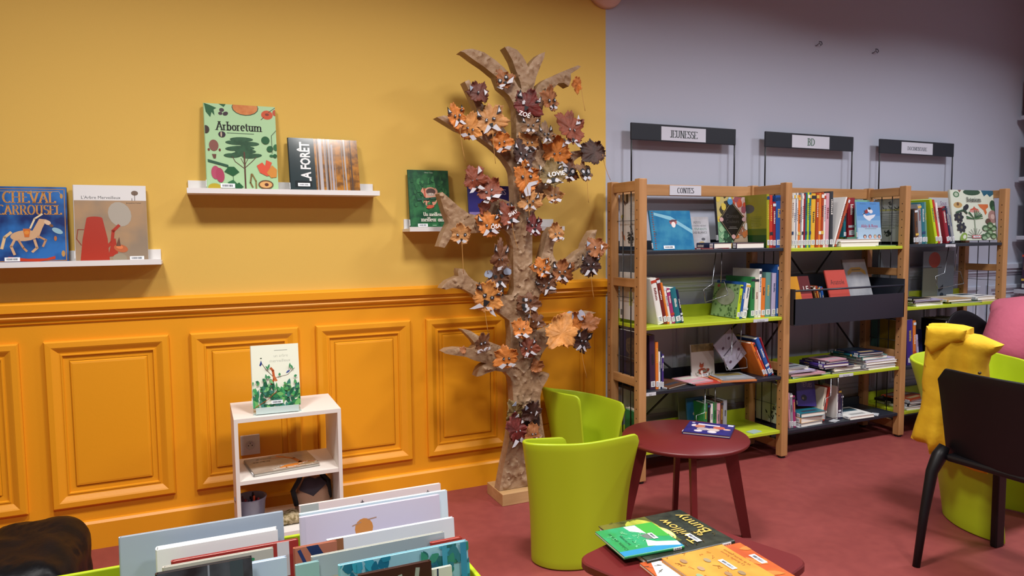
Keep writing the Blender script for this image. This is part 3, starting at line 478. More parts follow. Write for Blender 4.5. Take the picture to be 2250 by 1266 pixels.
am += foliage(70, .1, .32, .9, .86, .12, ['#2c6a40', '#1f5636', '#3f8450'], 3) + [('e', .52, .6, .18, .15, 0, '#dba088'), ('e', .53, .63, .12, .08, 0, '#5a4640'), ('e', .53, .58, .1, .04, 0, '#b8a89c'), ('e', .51, .59, .012, .012, 0, '#f0ece6'), ('e', .57, .59, .012, .012, 0, '#f0ece6'), ('l', [(.38, .54), (.38, .68)], .03, '#b8503a'), ('l', [(.2, .49), (.5, .51), (.85, .54)], .05, '#2f5a48'), ('e', .5, .37, .1, .04, .2, '#c4553c'), ('l', [(.44, .46), (.44, .38)], .01, '#4a3a34')]
am += [('t', 'Olivier Tallec', .5, .955, .02, .24, 0, '#cfe0d4'), ('s', 'Un meilleur', .55, .235, .06, .56, 0, '#ece8dc'), ('s', 'meilleur ami', .55, .145, .07, .84, 0, '#ece8dc'), ('r', .53, .05, .63, .056, '#cfe0d4')]
face_book('ami', 'picture_book', 'green picture book with a forest scene and white title, left of the tree', .012, '#1c4a34', 1.366, front=am, sticker=(.17, .03, .41, .08))
te = [('r', 0, 0, 1, 1, '#33307a'), ('r', 0, 0, 1, .38, M('#9a86b8', .3, c2='#7d6fae', cscale=10)), ('e', .75, .35, .3, .12, 0, '#6a5a92'), ('t', 'AVIS', .65, .86, .14, .35, 0, '#c9c2e0'), ('t', 'de', .5, .7, .1, .14, 0, '#c9c2e0'), ('t', 'TEMPÊTE', .6, .54, .13, .62, 0, '#c9c2e0')] + squiggle(3, .06, .05, .2, .2, '#3a3456', 2)
face_book('tempete', 'picture_book', 'violet picture book with pale lettering, half hidden behind the cardboard tree', .012, '#2c2a6a', 1.366, front=te)

# ------------------------------------------------------------------ white shelf unit against the panelling
UW = M('#e2dcd6', .5); Z1 = .6
t = thing('shelf_unit', 'small white open shelf unit standing against the orange panelling', 'shelf unit', (.325, -.28, 0))
def ubox(nm, lo, hi, mt=UW): b = MB(); b.box(lo, hi, mt); return b.build(nm, t)
ubox('side_panel', (-.213, -.16, 0), (-.198, .16, Z1-.016)); ubox('side_panel', (.198, -.16, 0), (.213, .16, Z1-.016))
ubox('top_board', (-.213, -.16, Z1-.016), (.213, .16, Z1)); ubox('shelf_board', (-.198, -.158, .326), (.198, .16, .342)); ubox('bottom_board', (-.198, -.158, .084), (.198, .16, .10))

t = thing('wall_socket', 'white square electrical socket on the orange panelling', 'socket', (.195, -.011, .373))
b = MB(); b.rbox((-.042, -.012, -.046), (.042, .0, .046), M('#d9dadf', .4), .003); b.build('cover_plate', t)
b = MB(); b.X = Matrix.Translation((0, -.012, 0)) @ Matrix.Rotation(PI/2, 4, 'X'); b.lathe([(.0, .0008), (.017, .0008), (.0175, .003), (.021, .003), (.021, 0)], M('#cfd0d6', .4)); b.build('socket_well', t)
b = MB(); b.tube([(0, -.0125, .009), (0, -.022, .009)], .0024, M('#8a8c90', .3, metal=.8))
for xx in (-.008, .008): b.tube([(xx, -.0128, -.002), (xx, -.0136, -.002)], .0026, M('black', .6))
b.build('socket_pins', t)
mv = [('r', 0, 0, 1, 1, '#e6ead8'), ('t', 'un arbre', .62, .82, .05, .3, 0, '#b9bdb0'), ('t', 'merveilleux', .6, .74, .05, .44, 0, '#b9bdb0'), ('r', .48, .9, .76, .908, '#8a8e86'),
  ('l', [(.2, .72), (.3, .6), (.42, .5), (.48, .44)], .012, '#5a4030'), ('l', [(.48, .46), (.75, .5), (.9, .6)], .01, '#5a4030'), ('l', [(.4, .36), (.46, .45), (.44, .58), (.4, .62)], .05, '#b8582c'), ('l', [(.46, .48), (.5, .42)], .05, '#c4683a'),
  ('p', [(.16, .68), (.2, .76), (.22, .7), (.18, .66)], '#2a3a7a'), ('e', .2, .79, .02, .012, 0, '#3a4a3a'), ('e', .76, .55, .05, .02, .6, '#4a5a92')]
mv += foliage(95, 0, 0, 1, .28, .16, ['#2e7a4c', '#3f9a5c', '#1f5a40', '#6fae62', '#3a7a6a'], 7) + foliage(26, 0, .25, 1, .42, .1, ['#4f9a5c', '#7ab87a', '#2e6a4c'], 8) + foliage(8, .2, .45, .95, .62, .08, ['#3f8a5a'], 9) + [('l', [(.05, .02), (.3, .12), (.42, .2), (.5, .24)], .014, '#9a5230')]
face_book('marre', 'picture_book', 'white picture book with green leaves and branches on the clear stand', .012, '#dfe3d6', Z1+.022, front=mv, sticker=(.38, .05, .62, .105), lean=.17, rz=-.05, y=-.375)
t = thing('book_stand', 'clear plastic book stand on top of the white shelf unit', 'book stand', (.287, -.36, Z1), rz=-.05)
PL = M('#a9c4c4', .12, spec=.6)
b = MB(); b.box((-.095, -.045, 0), (.095, .06, .004), PL); b.build('base_plate', t)
b = MB(); b.box((-.085, -.052, .004), (.085, -.047, .03), M('#c4d6d4', .12)); b.build('front_lip', t)
b = MB(); b.X = Matrix.Translation((0, .028, .004)) @ Matrix.Rotation(-.17, 4, 'X'); b.box((-.07, 0, 0), (.07, .004, .16), PL); b.build('back_rest', t)
b = MB(); b.box((-.085, -.046, .004), (.085, -.03, .0205), PL); b.build('support_ledge', t)
fr = [('r', 0, 0, 1, 1, M('#8d867e', .2, c2='#a39c90', cscale=10)), ('l', [(.5, .9), (.7, .6), (.75, .3), (.95, .2)], .07, '#a8623c'), ('l', [(.72, .55), (.6, .75), (.4, .8)], .03, '#9a5a3a'), ('e', .66, .15, .26, .1, 0, '#c97a34'), ('e', .82, .12, .14, .07, .3, '#8a7458'), ('l', [(.3, .06), (.5, .1), (.9, .04)], .03, '#c9c4bc'),
  ('t', 'entre', .28, .85, .1, .26, PI, '#3a3434'), ('t', 'frères', .22, .68, .1, .3, PI, '#3a3434')] + squiggle(14, .3, 0, 1, .25, '#d6d0c6', 5, .01)
book('picture_book', 'grey brown picture book lying flat on the shelf of the white unit', (.185, -.405, .3425), .27, .22, .012, '#77706a', rz=.12, flat=True, front=fr)
# bucket with pens
t = thing('pen_bucket', 'clear plastic tub full of coloured pens in the white unit', 'bucket', (.172, -.30, .1005))
b = MB(); b.lathe([(.0, 0), (.05, 0), (.062, .12), (.066, .124), (.0655, .128), (.06, .125), (.048, .004), (.0, .004)], M('#7d7f98', .2, spec=.6), 28); b.build('tub', t)
b = MB(); b.tube([(.062*math.cos(a), .0, .12+.05*math.sin(a)*-.9) for a in [PI*i/10 for i in range(11)]], .0022, M('#b9b4b0', .4)); b.build('handle', t)
r = random.Random(3)
for i in range(17):
    a = r.uniform(0, 2*PI); rr = r.uniform(0, .036); c, cn = r.choice([('#8e2430', 'dark red'), ('#a83a5a', 'pink red'), ('#2a2438', 'dark'), ('#5a2c3a', 'plum'), ('#c4482c', 'orange red'), ('#cfd0dc', 'pale')])
    px_, py_ = .172+rr*math.cos(a), -.30+rr*math.sin(a); q = thing('felt_pen', f'{cn} felt pen standing in the clear plastic tub', 'pen', (px_, py_, .108), group='felt pens in the plastic tub')
    b = MB(); b.X = Matrix.Rotation(r.uniform(-.12, .12), 4, 'X') @ Matrix.Rotation(r.uniform(-.12, .12), 4, 'Y'); hh = r.uniform(.1, .128)
    b.tube([(0, 0, 0), (0, 0, hh*.7)], .004, M(c, .4)); b.build('barrel', q)
    b2 = MB(); b2.X = b.X; b2.tube([(0, 0, hh*.7), (0, 0, hh), (0, 0, hh+.003)], [.0046, .0046, .003], M(c, .3)); b2.build('cap', q)

# ------------------------------------------------------------------ padded outline shapes (kraft tree, bag, jacket)
def inside(pt, poly):
    x, y = pt; c = False; j = len(poly)-1
    for i in range(len(poly)):
        xi, yi = poly[i]; xj, yj = poly[j]
        if (yi > y) != (yj > y) and x < (xj-xi)*(y-yi)/(yj-yi)+xi: c = not c
        j = i
    return c
def edge_dist(pt, poly):
    x, y = pt; best = 9
    for i in range(len(poly)):
        ax, ay = poly[i-1]; bx, by = poly[i]; dx, dy = bx-ax, by-ay; L = dx*dx+dy*dy or 1e-9
        t = max(0, min(1, ((x-ax)*dx+(y-ay)*dy)/L)); d = math.hypot(x-ax-t*dx, y-ay-t*dy)
        if d < best: best = d
    return best
def slab(outline, cell, thick, dfun, mt, name, parent=None, back=True):
    """outline in (x, z); front at y=0 displaced by dfun(x, z, edge distance) towards -Y; back at y=thick"""
    from mathutils.geometry import delaunay_2d_cdt
    o2 = []
    for i in range(len(outline)):
        a, b_ = outline[i-1], outline[i]; L = math.hypot(b_[0]-a[0], b_[1]-a[1]); k = max(1, int(L/cell))
        for j in range(k): o2.append((a[0]+(b_[0]-a[0])*j/k, a[1]+(b_[1]-a[1])*j/k))
    ar = sum(o2[i-1][0]*o2[i][1]-o2[i][0]*o2[i-1][1] for i in range(len(o2)))
    if ar < 0: o2 = o2[::-1]
    pts = [Vector(p) for p in o2]; n = len(pts)
    xs = [p[0] for p in o2]; zs = [p[1] for p in o2]; r = random.Random(1)
    z = min(zs)+cell/2
    while z < max(zs):
        x = min(xs)+cell/2
        while x < max(xs):
            q = (x+r.uniform(-.25, .25)*cell, z+r.uniform(-.25, .25)*cell)
            if inside(q, o2) and edge_dist(q, o2) > cell*.45: pts.append(Vector(q))
            x += cell
        z += cell
    vs, ed, fs, _, _, _ = delaunay_2d_cdt(pts, [], [list(range(n))], 1, 1e-5)
    m_ = len(vs); V = []; 
    for v in vs:
        d = edge_dist((v.x, v.y), o2); V.append((v.x, -dfun(v.x, v.y, d), v.y))
    for v in vs: V.append((v.x, thick, v.y))
    Fc = []; ec = {}
    for f in fs:
        a_ = sum(vs[f[i-1]].x*vs[f[i]].y-vs[f[i]].x*vs[f[i-1]].y for i in range(len(f)))
        f = list(f) if a_ > 0 else list(f)[::-1]
        Fc.append(f); Fc.append([m_+i for i in f[::-1]])
        for i in range(len(f)): ec[(f[i-1], f[i])] = 1
    for (a_, b_) in list(ec):
        if (b_, a_) not in ec: Fc.append([b_, a_, m_+a_, m_+b_])
    me = D.meshes.new(name); me.from_pydata(V, [], Fc); me.materials.append(mt)
    for p in me.polygons: p.use_smooth = True
    try: me.set_sharp_from_angle(angle=math.radians(50))
    except Exception: pass
    o = D.objects.new(name, me); COL.objects.link(o)
    if parent is not None: o.parent = parent
    return o

# ------------------------------------------------------------------ bag in the unit
t = thing('tote_bag', 'small beige and dark bag with black handles inside the white unit', 'bag', (.432, -.27, .1005))
def puff(x, z, d): return .03*math.sqrt(min(1, d/.035))+.003*noise.noise(Vector((x*40, 3, z*40)))
slab([(-.07, 0), (.075, 0), (.08, .08), (.07, .125), (.045, .15), (-.02, .155), (-.06, .13), (-.075, .09)], .012, .05, puff, M('#b5927a', .8, bump=.2, bscale=200), 'body', t)
o = slab([(-.058, .12), (.0, .085), (.06, .135), (.035, .165), (.012, .158), (-.01, .17), (-.035, .165)], .012, .02, lambda x, z, d: .012*math.sqrt(min(1, d/.02)), M('#3a3644', .8), 'flap', t); o.location.y = -.03
b = MB(); b.tube([(-.07, -.01, .05), (-.085, -.02, .12), (-.06, -.02, .16), (-.04, -.01, .20)], .011, M('#17181d', .8)); b.tube([(.075, 0, .06), (.07, -.01, .14), (.045, -.01, .17), (.03, 0, .205)], .011, M('#17181d', .8)); b.build('handle', t)
t = thing('patterned_cloth', 'crumpled patterned cloth on the floor of the white unit', 'cloth', (.32, -.36, .1005))
slab([(-.05, 0), (.06, 0), (.055, .035), (.02, .05), (-.03, .04)], .01, .05, lambda x, z, d: .02*math.sqrt(min(1, d/.02))+.006*noise.noise(Vector((x*60, 0, z*60))), M('#6a5a2c', .9, c2='#b9a888', cscale=60), 'cloth', t)

# ------------------------------------------------------------------ the cardboard tree
YT = -.29
t = thing('cardboard_tree', 'tall flat tree wrapped in crumpled brown kraft paper on a wooden base', 'tree', (1.49, YT, 0))
KR = M('#a08265', .55, bump=.5, bscale=34, c2='#8f7052', cscale=6)
OUT = [(x-1.49, z) for x, z in TREE]; OUT[0] = (OUT[0][0], .062); OUT[-1] = (OUT[-1][0], .062)
def crinkle(x, z, d):
    p = Vector((x*9, 0, z*6)); n1 = noise.noise(p+Vector((noise.noise(p*1.7)*1.2, 0, noise.noise(p*1.3+Vector((5, 5, 5)))*1.2)))
    q = Vector((x*26+z*9, 2, z*15)); n2 = noise.noise(q)
    ridge = max(0, 1-abs(n1)*11)*.009+max(0, 1-abs(n2)*8)*.006
    return (ridge+.0015*noise.noise(Vector((x*50, 1, z*50))))*min(1, d/.012)
slab(OUT, .0085, .062, crinkle, KR, 'trunk', t)
b = MB(); b.rbox((-.165, -.05, 0), (.17, .15, .06), wood('#c9a273', '#b08a5c', axis='X', scale=1.6), .002); b.build('base', t)
b = MB()
HX = .007
o = slab([(HX+.052*math.cos(a), .40+.078*math.sin(a)) for a in [2*PI*i/20 for i in range(20)]], .02, .004, lambda x, z, d: .001, M('#2a150d', .9), 'hollow', t, None); o.location.y = -.016; o['label'] = 'dark brown painted hollow near the foot'

LC = dict(ob='#824e28', mr='#54261a', dr='#4e1914', **{'or': '#aa6426'}, lo='#b0763a', tn='#a07040', tb='#745438', bt='#70563f', rb='#6e331c', db='#301a12', ol='#6e5a34', br='#5e381f')
LN = dict(ob='orange brown', mr='dark reddish', dr='deep red', **{'or': 'bright orange'}, lo='light orange', tn='tan', tb='dull tan', bt='greyish brown', rb='rusty red', db='very dark brown', ol='olive brown', br='mid brown')
WHERE = ['on the upper left frond', 'on the twig under the upper left frond', 'with a white name, at the top of the trunk', 'at the foot of the upper right frond', 'hanging from the tip of the upper right frond',
 'at the far tip of the upper left bough', 'second from the tip of the upper left bough', 'with big white whiskers, on the upper left bough', 'at the bend of the upper left bough', 'on the upper trunk below the name leaf',
 'with pricked ears, on the upper right of the trunk', 'large and plain, out to the upper right', 'with a drawn grin, on the upper trunk', 'spread wide above the right bough', 'at the tip of the right bough',
 'with one white eye, on the trunk at the bough fork', 'with a white moth shape, on the trunk', 'with a white name, right of the moth leaf', 'with owl eyes, under the right bough', 'at the right end under the right bough',
 'curled up below the owl eyed leaf', 'on the trunk beside the curled leaf', 'over the corner of the violet book', 'over the middle of the violet book', 'below the violet book title',
 'with a white name, right on the left bough', 'with a white name, left on the left bough', 'at the lower left tip of the left bough', 'on the trunk below the left bough', 'tall and narrow, above the blue eared leaf',
 'with blue grey ears, on the middle left', 'largest fox face with two round eyes, on the middle left bough', 'on top of the short upright twig at right', 'beside the trunk below the short twig', 'high on the outer right twig',
 'low on the outer right twig', 'in the middle of the right side bough', 'at the foot of the right side bough', 'with black and white spots, on the trunk above the lower boughs', 'just right of the trunk below the spotted leaf',
 'on the trunk above the lower left bough', 'large with pointed lobes, on the lower right bough', 'with two grey ears, on the lower right bough', 'below the tip of the lower right bough', 'in the middle of the lower trunk fork',
 'with two white cheeks, on the lower left twig', 'at the root of the lower left bough', 'tiny scrap on top of the lower left bough', 'long scrap on the right edge of the lower trunk', 'hanging at the tip of the lower right bough',
 'at upper left of the trunk hollow', 'inside the trunk hollow', 'large and ragged, under the trunk hollow', 'small, at lower right of the trunk hollow']
WH = M('#c6c5cc', .5); BK = M('#17161a', .6); GRY = M('#8b93a6', .5)
def leaf_mask(i, x, z, s, ck, rot, st, stem):
    r = random.Random(100+i); c = LC[ck]
    y = YT-.022-.0075*(i % 6)
    mat = Matrix.Translation((x, y, z)) @ Matrix.Rotation(r.uniform(-.5, .4), 4, 'Z') @ Matrix.Rotation(r.uniform(-.3, .2), 4, 'X') @ Matrix.Rotation(-math.radians(rot+r.uniform(-12, 12)), 4, 'Y')
    q = thing('leaf_mask', f'{LN[ck]} leaf face, {WHERE[i]}' if st not in ('plain', 'plain2') else f'{LN[ck]} dried leaf, {WHERE[i]}', 'leaf', group='painted dried leaves on the cardboard tree', mat=mat)
    R = s*.58; n = 84; cup = r.uniform(.1, .45)*R; tw = r.uniform(0, 6)
    lobes = [(a_+r.uniform(-7, 7), l_*r.uniform(.82, 1.16), w_) for a_, l_, w_ in ((90, 1.1, 34), (38, 1.02, 30), (142, 1.02, 30), (-12, .92, 32), (192, .92, 32), (-58, .74, 36), (238, .74, 36))]; curl = [r.uniform(-.1, .55)*R for _ in lobes]
    asp = .78 if st == 'tall' else 1
    def rad(a):
        d = math.degrees(a); v = .68
        for la, lr, lw in lobes:
            dd = abs((d-la+180) % 360-180); v = max(v, lr*(1-.42*(dd/lw)**1.3) if dd < lw else 0)
        return v*(1+.05*math.sin(a*17+tw)+.06*math.sin(a*31+2*tw))*R
    def P(a, k):
        rr = rad(a)*k; px, pz = rr*math.cos(a)*asp, rr*math.sin(a)/asp
        d = math.degrees(a); cu = 0
        for (la, lr, lw), cc in zip(lobes, curl):
            dd = abs((d-la+180) % 360-180)
            if dd < lw: cu = max(cu, cc*(1-dd/lw), key=abs)
        sh = max(0, k-.55)/.45; f_ = 1-.28*sh*sh*abs(cu)/(.55*R)
        return (px*f_, -cu*sh*sh*.75+cup*(k*k)*(.5+.5*math.sin(2*a+tw))*.5-cup*.1+.008*noise.noise(Vector((px*50+i, 0, pz*50))), pz*f_)
    vs = [(0, -cup*.12, 0)]; fs = []
    K = [.3, .6, .85, 1]
    for k in K:
        for j in range(n): vs.append(P(2*PI*j/n, k))
    for j in range(n): fs.append((0, 1+j, 1+(j+1) % n))
    for m_ in range(len(K)-1):
        for j in range(n): fs.append((1+m_*n+j, 1+(m_+1)*n+j, 1+(m_+1)*n+(j+1) % n, 1+m_*n+(j+1) % n))
    c2 = '#%02x%02x%02x' % tuple(min(255, int(int(c[k:k+2], 16)*(1.22 if ck not in ('db', 'dr') else 1.5))) for k in (1, 3, 5))
    b = MB(); b.add(vs, fs, M(c, .6, bump=.3, bscale=60, c2=c2, cscale=22), True); o = b.build('leaf', q)
    md = o.modifiers.new('thickness', 'SOLIDIFY'); md.thickness = .0015
    def blob(nm, pts, mt, d=.004, lab=None, par=None):
        m2 = MB(); jj = [(px+r.uniform(-.035, .035), pz+r.uniform(-.035, .035)) for px, pz in pts]; pts = jj; v = [(px*R*asp, -d-cup*.16, pz*R/asp) for px, pz in pts]; v2 = [(px*R*asp, -d-cup*.16+.003, pz*R/asp) for px, pz in pts]; k_ = len(v)
        m2.add(v+v2, [list(range(k_))[::-1], list(range(k_, 2*k_))]+[(a_, (a_+1) % k_, k_+(a_+1) % k_, k_+a_) for a_ in range(k_)], mt); return m2.build(nm, par or q, lab)
    def disc(nm, cx, cz, rr, mt, d=.005, sq=1, lab=None, par=None): return blob(nm, [(cx+rr*math.cos(a), cz+rr*sq*math.sin(a)) for a in [2*PI*k/12 for k in range(12)]], mt, d, lab, par)
    def ears(mt=WH, lab='white painted ear'):
        for sg in (-1, 1): e_ = blob('ear', [(sg*.36, .3), (sg*.68, .36), (sg*.6, .74)], BK, .005, 'dark rimmed ear'); blob('ear_patch', [(sg*.43, .36), (sg*.61, .4), (sg*.57, .62)], mt, .0065, lab, e_)
    def eyes(rr=.11, dx=.2, dz=.1, big=False):
        for sg in (-1, 1): e_ = disc('eye', sg*dx, dz, rr, BK, .006, 1.1, 'black rimmed eye'); disc('pupil', sg*dx, dz+.01, rr*.5, WH, .0075, 1, 'white dot in the eye', e_)
    def nose(cz=-.18, rr=.1): blob('nose', [(-rr*1.1, cz+rr*.8), (rr*1.1, cz+rr*.8), (rr*.4, cz-rr), (-rr*.4, cz-rr)], BK, .0075, 'black nose')
    def cheeks(cz=-.3, L=.5, up=-.25):
        for sg in (-1, 1): blob('cheek', [(0, cz), (sg*L*.45, cz+.12), (sg*L, cz+up), (sg*L*.6, cz-.22)], WH, .0055, 'white painted cheek')
    if st == 'fox': ears(); eyes(.08); nose(); cheeks()
    elif st == 'big': eyes(.17, .3, .15); nose(-.2, .13); cheeks(-.3, .85, .15)
    elif st == 'big2': ears(); eyes(.1, .2, .12); nose(-.2, .17); cheeks(-.42, .72, -.32)
    elif st == 'cute': eyes(.1, .27, .02); nose(-.32, .09); cheeks(-.42, .4, 0)
    elif st == 'low': eyes(.07, .18, 0); nose(-.35, .08); cheeks(-.42, .6, -.05)
    elif st == 'wide': blob('ear', [(.3, .3), (.62, .4), (.5, .75)], WH, .005, 'white painted ear'); eyes(.04, .15, -.02); nose(-.5, .08); cheeks(-.55, .55, -.2)
    elif st == 'side': disc('eye', -.1, .1, .07, BK, .006); disc('pupil', -.1, .1, .04, WH, .0075); blob('ear', [(.2, -.25), (.5, -.1), (.35, .1)], WH, .005, 'white painted ear'); blob('ear', [(-.55, .4), (-.25, .5), (-.4, .75)], GRY, .005, 'grey painted ear')
    elif st == 'owl': eyes(.26, .3, .05); nose(-.25, .12); cheeks(-.42, .5, -.05)
    elif st == 'tall': ears(); eyes(.06, .15, -.1); blob('muzzle', [(-.25, -.55), (.25, -.45), (.3, -.65), (-.2, -.75)], WH, .006, 'white painted muzzle')
    elif st == 'ears': [disc('ear', sg*.6, .35, .26, GRY, .005, .8, 'blue grey ear') for sg in (-1, 1)]; [disc('eye', sg*.2, .15, .11, BK, .006) for sg in (-1, 1)]; nose(-.2, .13); cheeks(-.3, .4, -.3)
    elif st == 'ears2': [disc('ear', sg*.4, .5, .26, M('#a9aab8', .6), .005, 1.3, 'pale grey ear') for sg in (-1, 1)]
    elif st == 'dots':
        for k in range(7): disc('eye' if k < 2 else 'spot', r.uniform(-.5, .5), r.uniform(-.4, .4), r.uniform(.08, .16), WH if k % 2 else BK, .005+.001*k, 1, 'black or white painted spot')
        cheeks(-.35, .6, 0)
    elif st == 'moth': eyes(.08, .25, .15); blob('muzzle', [(-.1, -.35), (.1, -.15), (.7, -.05), (.75, -.2), (.2, -.35), (.1, -.75), (-.15, -.8), (-.25, -.55)], WH, .007, 'white moth shaped muzzle'); blob('ear', [(.1, .4), (.3, .7), (.45, .35)], WH, .005, 'white painted ear')
    elif st == 'cheeks': eyes(.13, .2, .15); [blob('cheek', [(sg*.04, -.5), (sg*.2, -.3), (sg*.7, -.35), (sg*.72, -.6), (sg*.1, -.65)], WH, .0065, 'white painted cheek') for sg in (-1, 1)]
    if st in ('zoe', 'shay', 'osa', 'lovie'):
        ears(); 
        if st == 'zoe': disc('eye', -.25, .1, .08, WH, .006, 1.5); nose(-.15, .13)
        elif st != 'shay': eyes(.08, .2, .05); nose(-.25, .12); cheeks(-.3, .55, -.2)
        else: nose(-.3, .13); cheeks(-.35, .6, -.3)
        m2 = MB(); vv, ff = font_mesh(dict(zoe='ZOÉ', shay='SHAY', osa='OSA', lovie='LOVIE')[st], .02)
        sc = R*.34; off = dict(zoe=(0, -.62), shay=(.35, -.05), osa=(.35, -.2), lovie=(.25, -.05))[st]
        m2.add([(a*sc+off[0]*R, -.0085-cup*.16, bb*sc+off[1]*R) for a, bb in vv], ff, M('#f0eeee', .5)); m2.build('painted_name', q, 'white hand painted name')
    if stem:
        L = r.uniform(.12, .17); dx = r.uniform(-.02, .05); b = MB()
        inv = mat.inverted()
        pts = [inv @ (mat @ Vector((0, -.004, -.45*R)) + Vector((dx*(k/5)**1.5, -.004, -L*k/5))) for k in range(6)]
        b.tube(pts, .0013, M('#b98a4a', .6), 5); b.build('stem', q, 'thin pale leaf stalk')
for i, L_ in enumerate(LEAVES): leaf_mask(i, *L_)
# ------------------------------------------------------------------ long bookcase in three bays
H = 1.615; X0 = 2.12
BW = wood('#be8d5c', '#a67546', axis='Z', scale=2.0); BWX = wood('#be8d5c', '#a67546', axis='X', scale=2.0); BWY = wood('#be8d5c', '#a67546', axis='Y', scale=2.0)
LIME = M('#b0bf28', .4); NAVY = M('#20242e', .42); ROD = M('#17181c', .4)
bc = thing('bookcase', 'long beech bookcase of three open bays with dark and lime shelves against the white wall', 'bookcase', (X0, 0, 0))
def part(nm, fn, lab=None, parent=bc):
    b = MB(); fn(b); return b.build(nm, parent, lab)
for i in range(4):
    x = float(i)
    for (ya, yb, nm) in ((-.375, -.328, 'front_post'), (-.107, -.06, 'back_post')):
        o = part(nm, lambda b: b.rbox((x-.024, ya, .012), (x+.024, yb, H), BW, .004))
        part('foot', lambda b: b.tube([(x, (ya+yb)/2, 0), (x, (ya+yb)/2, .014)], .02, M('black', .6), 12), 'black round foot', o)
        if ya > -.2 or True:
            part('peg_hole', lambda b: [b.box((x-.0246 if ya < -.2 or i else x-.0246, (ya+yb)/2-.003, z), (x-.0236, (ya+yb)/2+.003, z+.006), M('#2a1a10', .9)) for z in [.2+.05*k for k in range(27)]], 'column of small dark shelf peg holes', o)
    for z0, z1 in ((H-.062, H-.008), (1.045, 1.092), (.515, .562), (.05, .1)):
        part('rung', lambda b: b.rbox((x-.012, -.33, z0), (x+.012, -.105, z1), BWY, .003))
    for yy in (-.262, -.185):
        part('wire_rod', lambda b: b.tube([(x, yy, .1), (x, yy, H-.06)], .0032, ROD, 6), 'thin black wire rod')
for i in range(3):
    part('top_rail', lambda b: b.rbox((i+.024, -.093, 1.545), (i+.976, -.073, 1.609), BWX, .003))
    part('bottom_rail', lambda b: b.rbox((i+.024, -.093, .05), (i+.976, -.073, .1), BWX, .003))
def shelf(i, z, mt, lip=.05, lab=None):
    def f(b):
        b.rbox((i+.026, -.365, z-.02), (i+.974, -.07, z), mt, .003); b.box((i+.026, -.074, z), (i+.974, -.07, z+lip), mt)
    part('shelf', f, lab)
SH = [(0, 1.241, NAVY), (0, .84, LIME), (0, .49, NAVY), (0, .169, LIME), (1, 1.237, LIME), (1, .461, LIME), (1, .16, NAVY), (2, 1.245, NAVY), (2, .839, LIME), (2, .455, NAVY), (2, .16, LIME)]
for i, z, mt in SH: shelf(i, z, mt, .07 if mt is LIME else .05, 'lime green metal shelf' if mt is LIME else 'dark metal shelf')
for i, (xa, za, xb, zb) in enumerate([(1.03, .5, 1.97, 1.5), (1.03, 1.5, 1.97, .5), (.03, .12, .97, .82), (.03, .82, .97, .12)]):
    part('cross_brace', lambda b: b.tube([(xa, -.064, za), (xb, -.064, zb)], .006, ROD, 6), 'thin black diagonal brace')
# browser trough in the middle bay
def trough(b):
    b.box((1.026, -.405, .795), (1.95, -.398, .942), NAVY); b.box((1.026, -.405, .788), (1.95, -.07, .795), NAVY); b.box((1.026, -.405, .795), (1.032, -.07, 1.0), NAVY)
    b.box((1.944, -.405, .795), (1.95, -.12, 1.03), NAVY); b.add([(1.026, -.12, .8), (1.95, -.12, .8), (1.95, -.075, 1.06), (1.026, -.075, 1.06)], [(0, 1, 2, 3)], NAVY); b.box((1.032, -.3, .83), (1.944, -.12, .836), NAVY)
part('magazine_trough', trough, 'dark metal display trough across the middle bay')
part('retaining_bar', lambda b: b.tube([(1.03, -.4, .99), (1.95, -.4, .99)], .006, M('#2a2e3a', .35), 8), 'dark bar above the trough')
# section signs
def sign(x0, x1, txt, px0, px1, h, lab, fnt='s', tcol='#4a5254', mw=.84):
    t = thing('section_sign', lab, 'sign', ((x0+x1)/2+.016, -.058, 1.545), group='dark section signs above the bookcase'); hw = (x1-x0)/2
    for s_ in (-1, 1): b = MB(); b.tube([(s_*(hw-.006), 0, 0), (s_*(hw-.006), 0, .4)], .0045, ROD, 8); b.build('sign_leg', t)
    b = MB(); b.rbox((-hw, -.006, .312), (hw, .006, .408), M('#1b1f28', .45), .004); b.build('sign_board', t)
    b = MB(); a0 = px0-(x0+x1)/2; a1 = px1-(x0+x1)/2; b.box((a0, -.0078, .318), (a1, -.0065, .396), M('#c9cad6', .6))
    art(b, (a0, -.0078, .318), (1, 0, 0), (0, 0, 1), a1-a0, .078, [(fnt, txt, .5, .42, h, mw, 0, tcol)]); b.build('paper_label', t, 'white paper label with lettering')
sign(2.235, 2.985, 'JEUNESSE', 2.439, 2.756, .5, 'dark sign board reading JEUNESSE above the left bay')
sign(3.216, 3.976, 'BD', 3.433, 3.755, .56, 'dark sign board reading BD above the middle bay', mw=.4, tcol='#3f6a50')
sign(4.223, 4.984, 'DOCUMENTAIRE', 4.433, 4.752, .3, 'dark sign board reading DOCUMENTAIRE above the right bay', tcol='#5a626e')
t = thing('paper_sign', 'white paper strip reading CONTES on the top rail of the left bay', 'sign', (2.605, -.0945, 1.577))
b = MB(); b.box((-.112, -.002, -.028), (.112, 0, .028), M('#cfcfd8', .6)); art(b, (-.112, -.002, -.028), (1, 0, 0), (0, 0, 1), .224, .056, [('s', 'CONTES', .5, .42, .52, .68, 0, '#2c3038')]); b.build('paper', t)
def shelf_label(x, z, w_, txt, lab, tilt=0, y=-.3665):
    t = thing('shelf_label', lab, 'label', (x, y, z), group='small shelf labels')
    b = MB(); b.box((-w_/2, -.001, -.018), (w_/2, 0, 0), M('#c9cbd2', .5)); art(b, (-w_/2, -.001, -.018), (1, 0, 0), (0, 0, 1), w_, .018, [('t', txt, .5, .25, .55, .85, 0, '#202228')]); b.build('label', t)
shelf_label(2.93, .838, .11, 'SCIENCE', 'small label reading SCIENCE on the edge of the upper lime shelf, left bay')
shelf_label(2.175, .488, .07, 'FIC', 'small label reading FIC on the left bay shelf behind the left post')
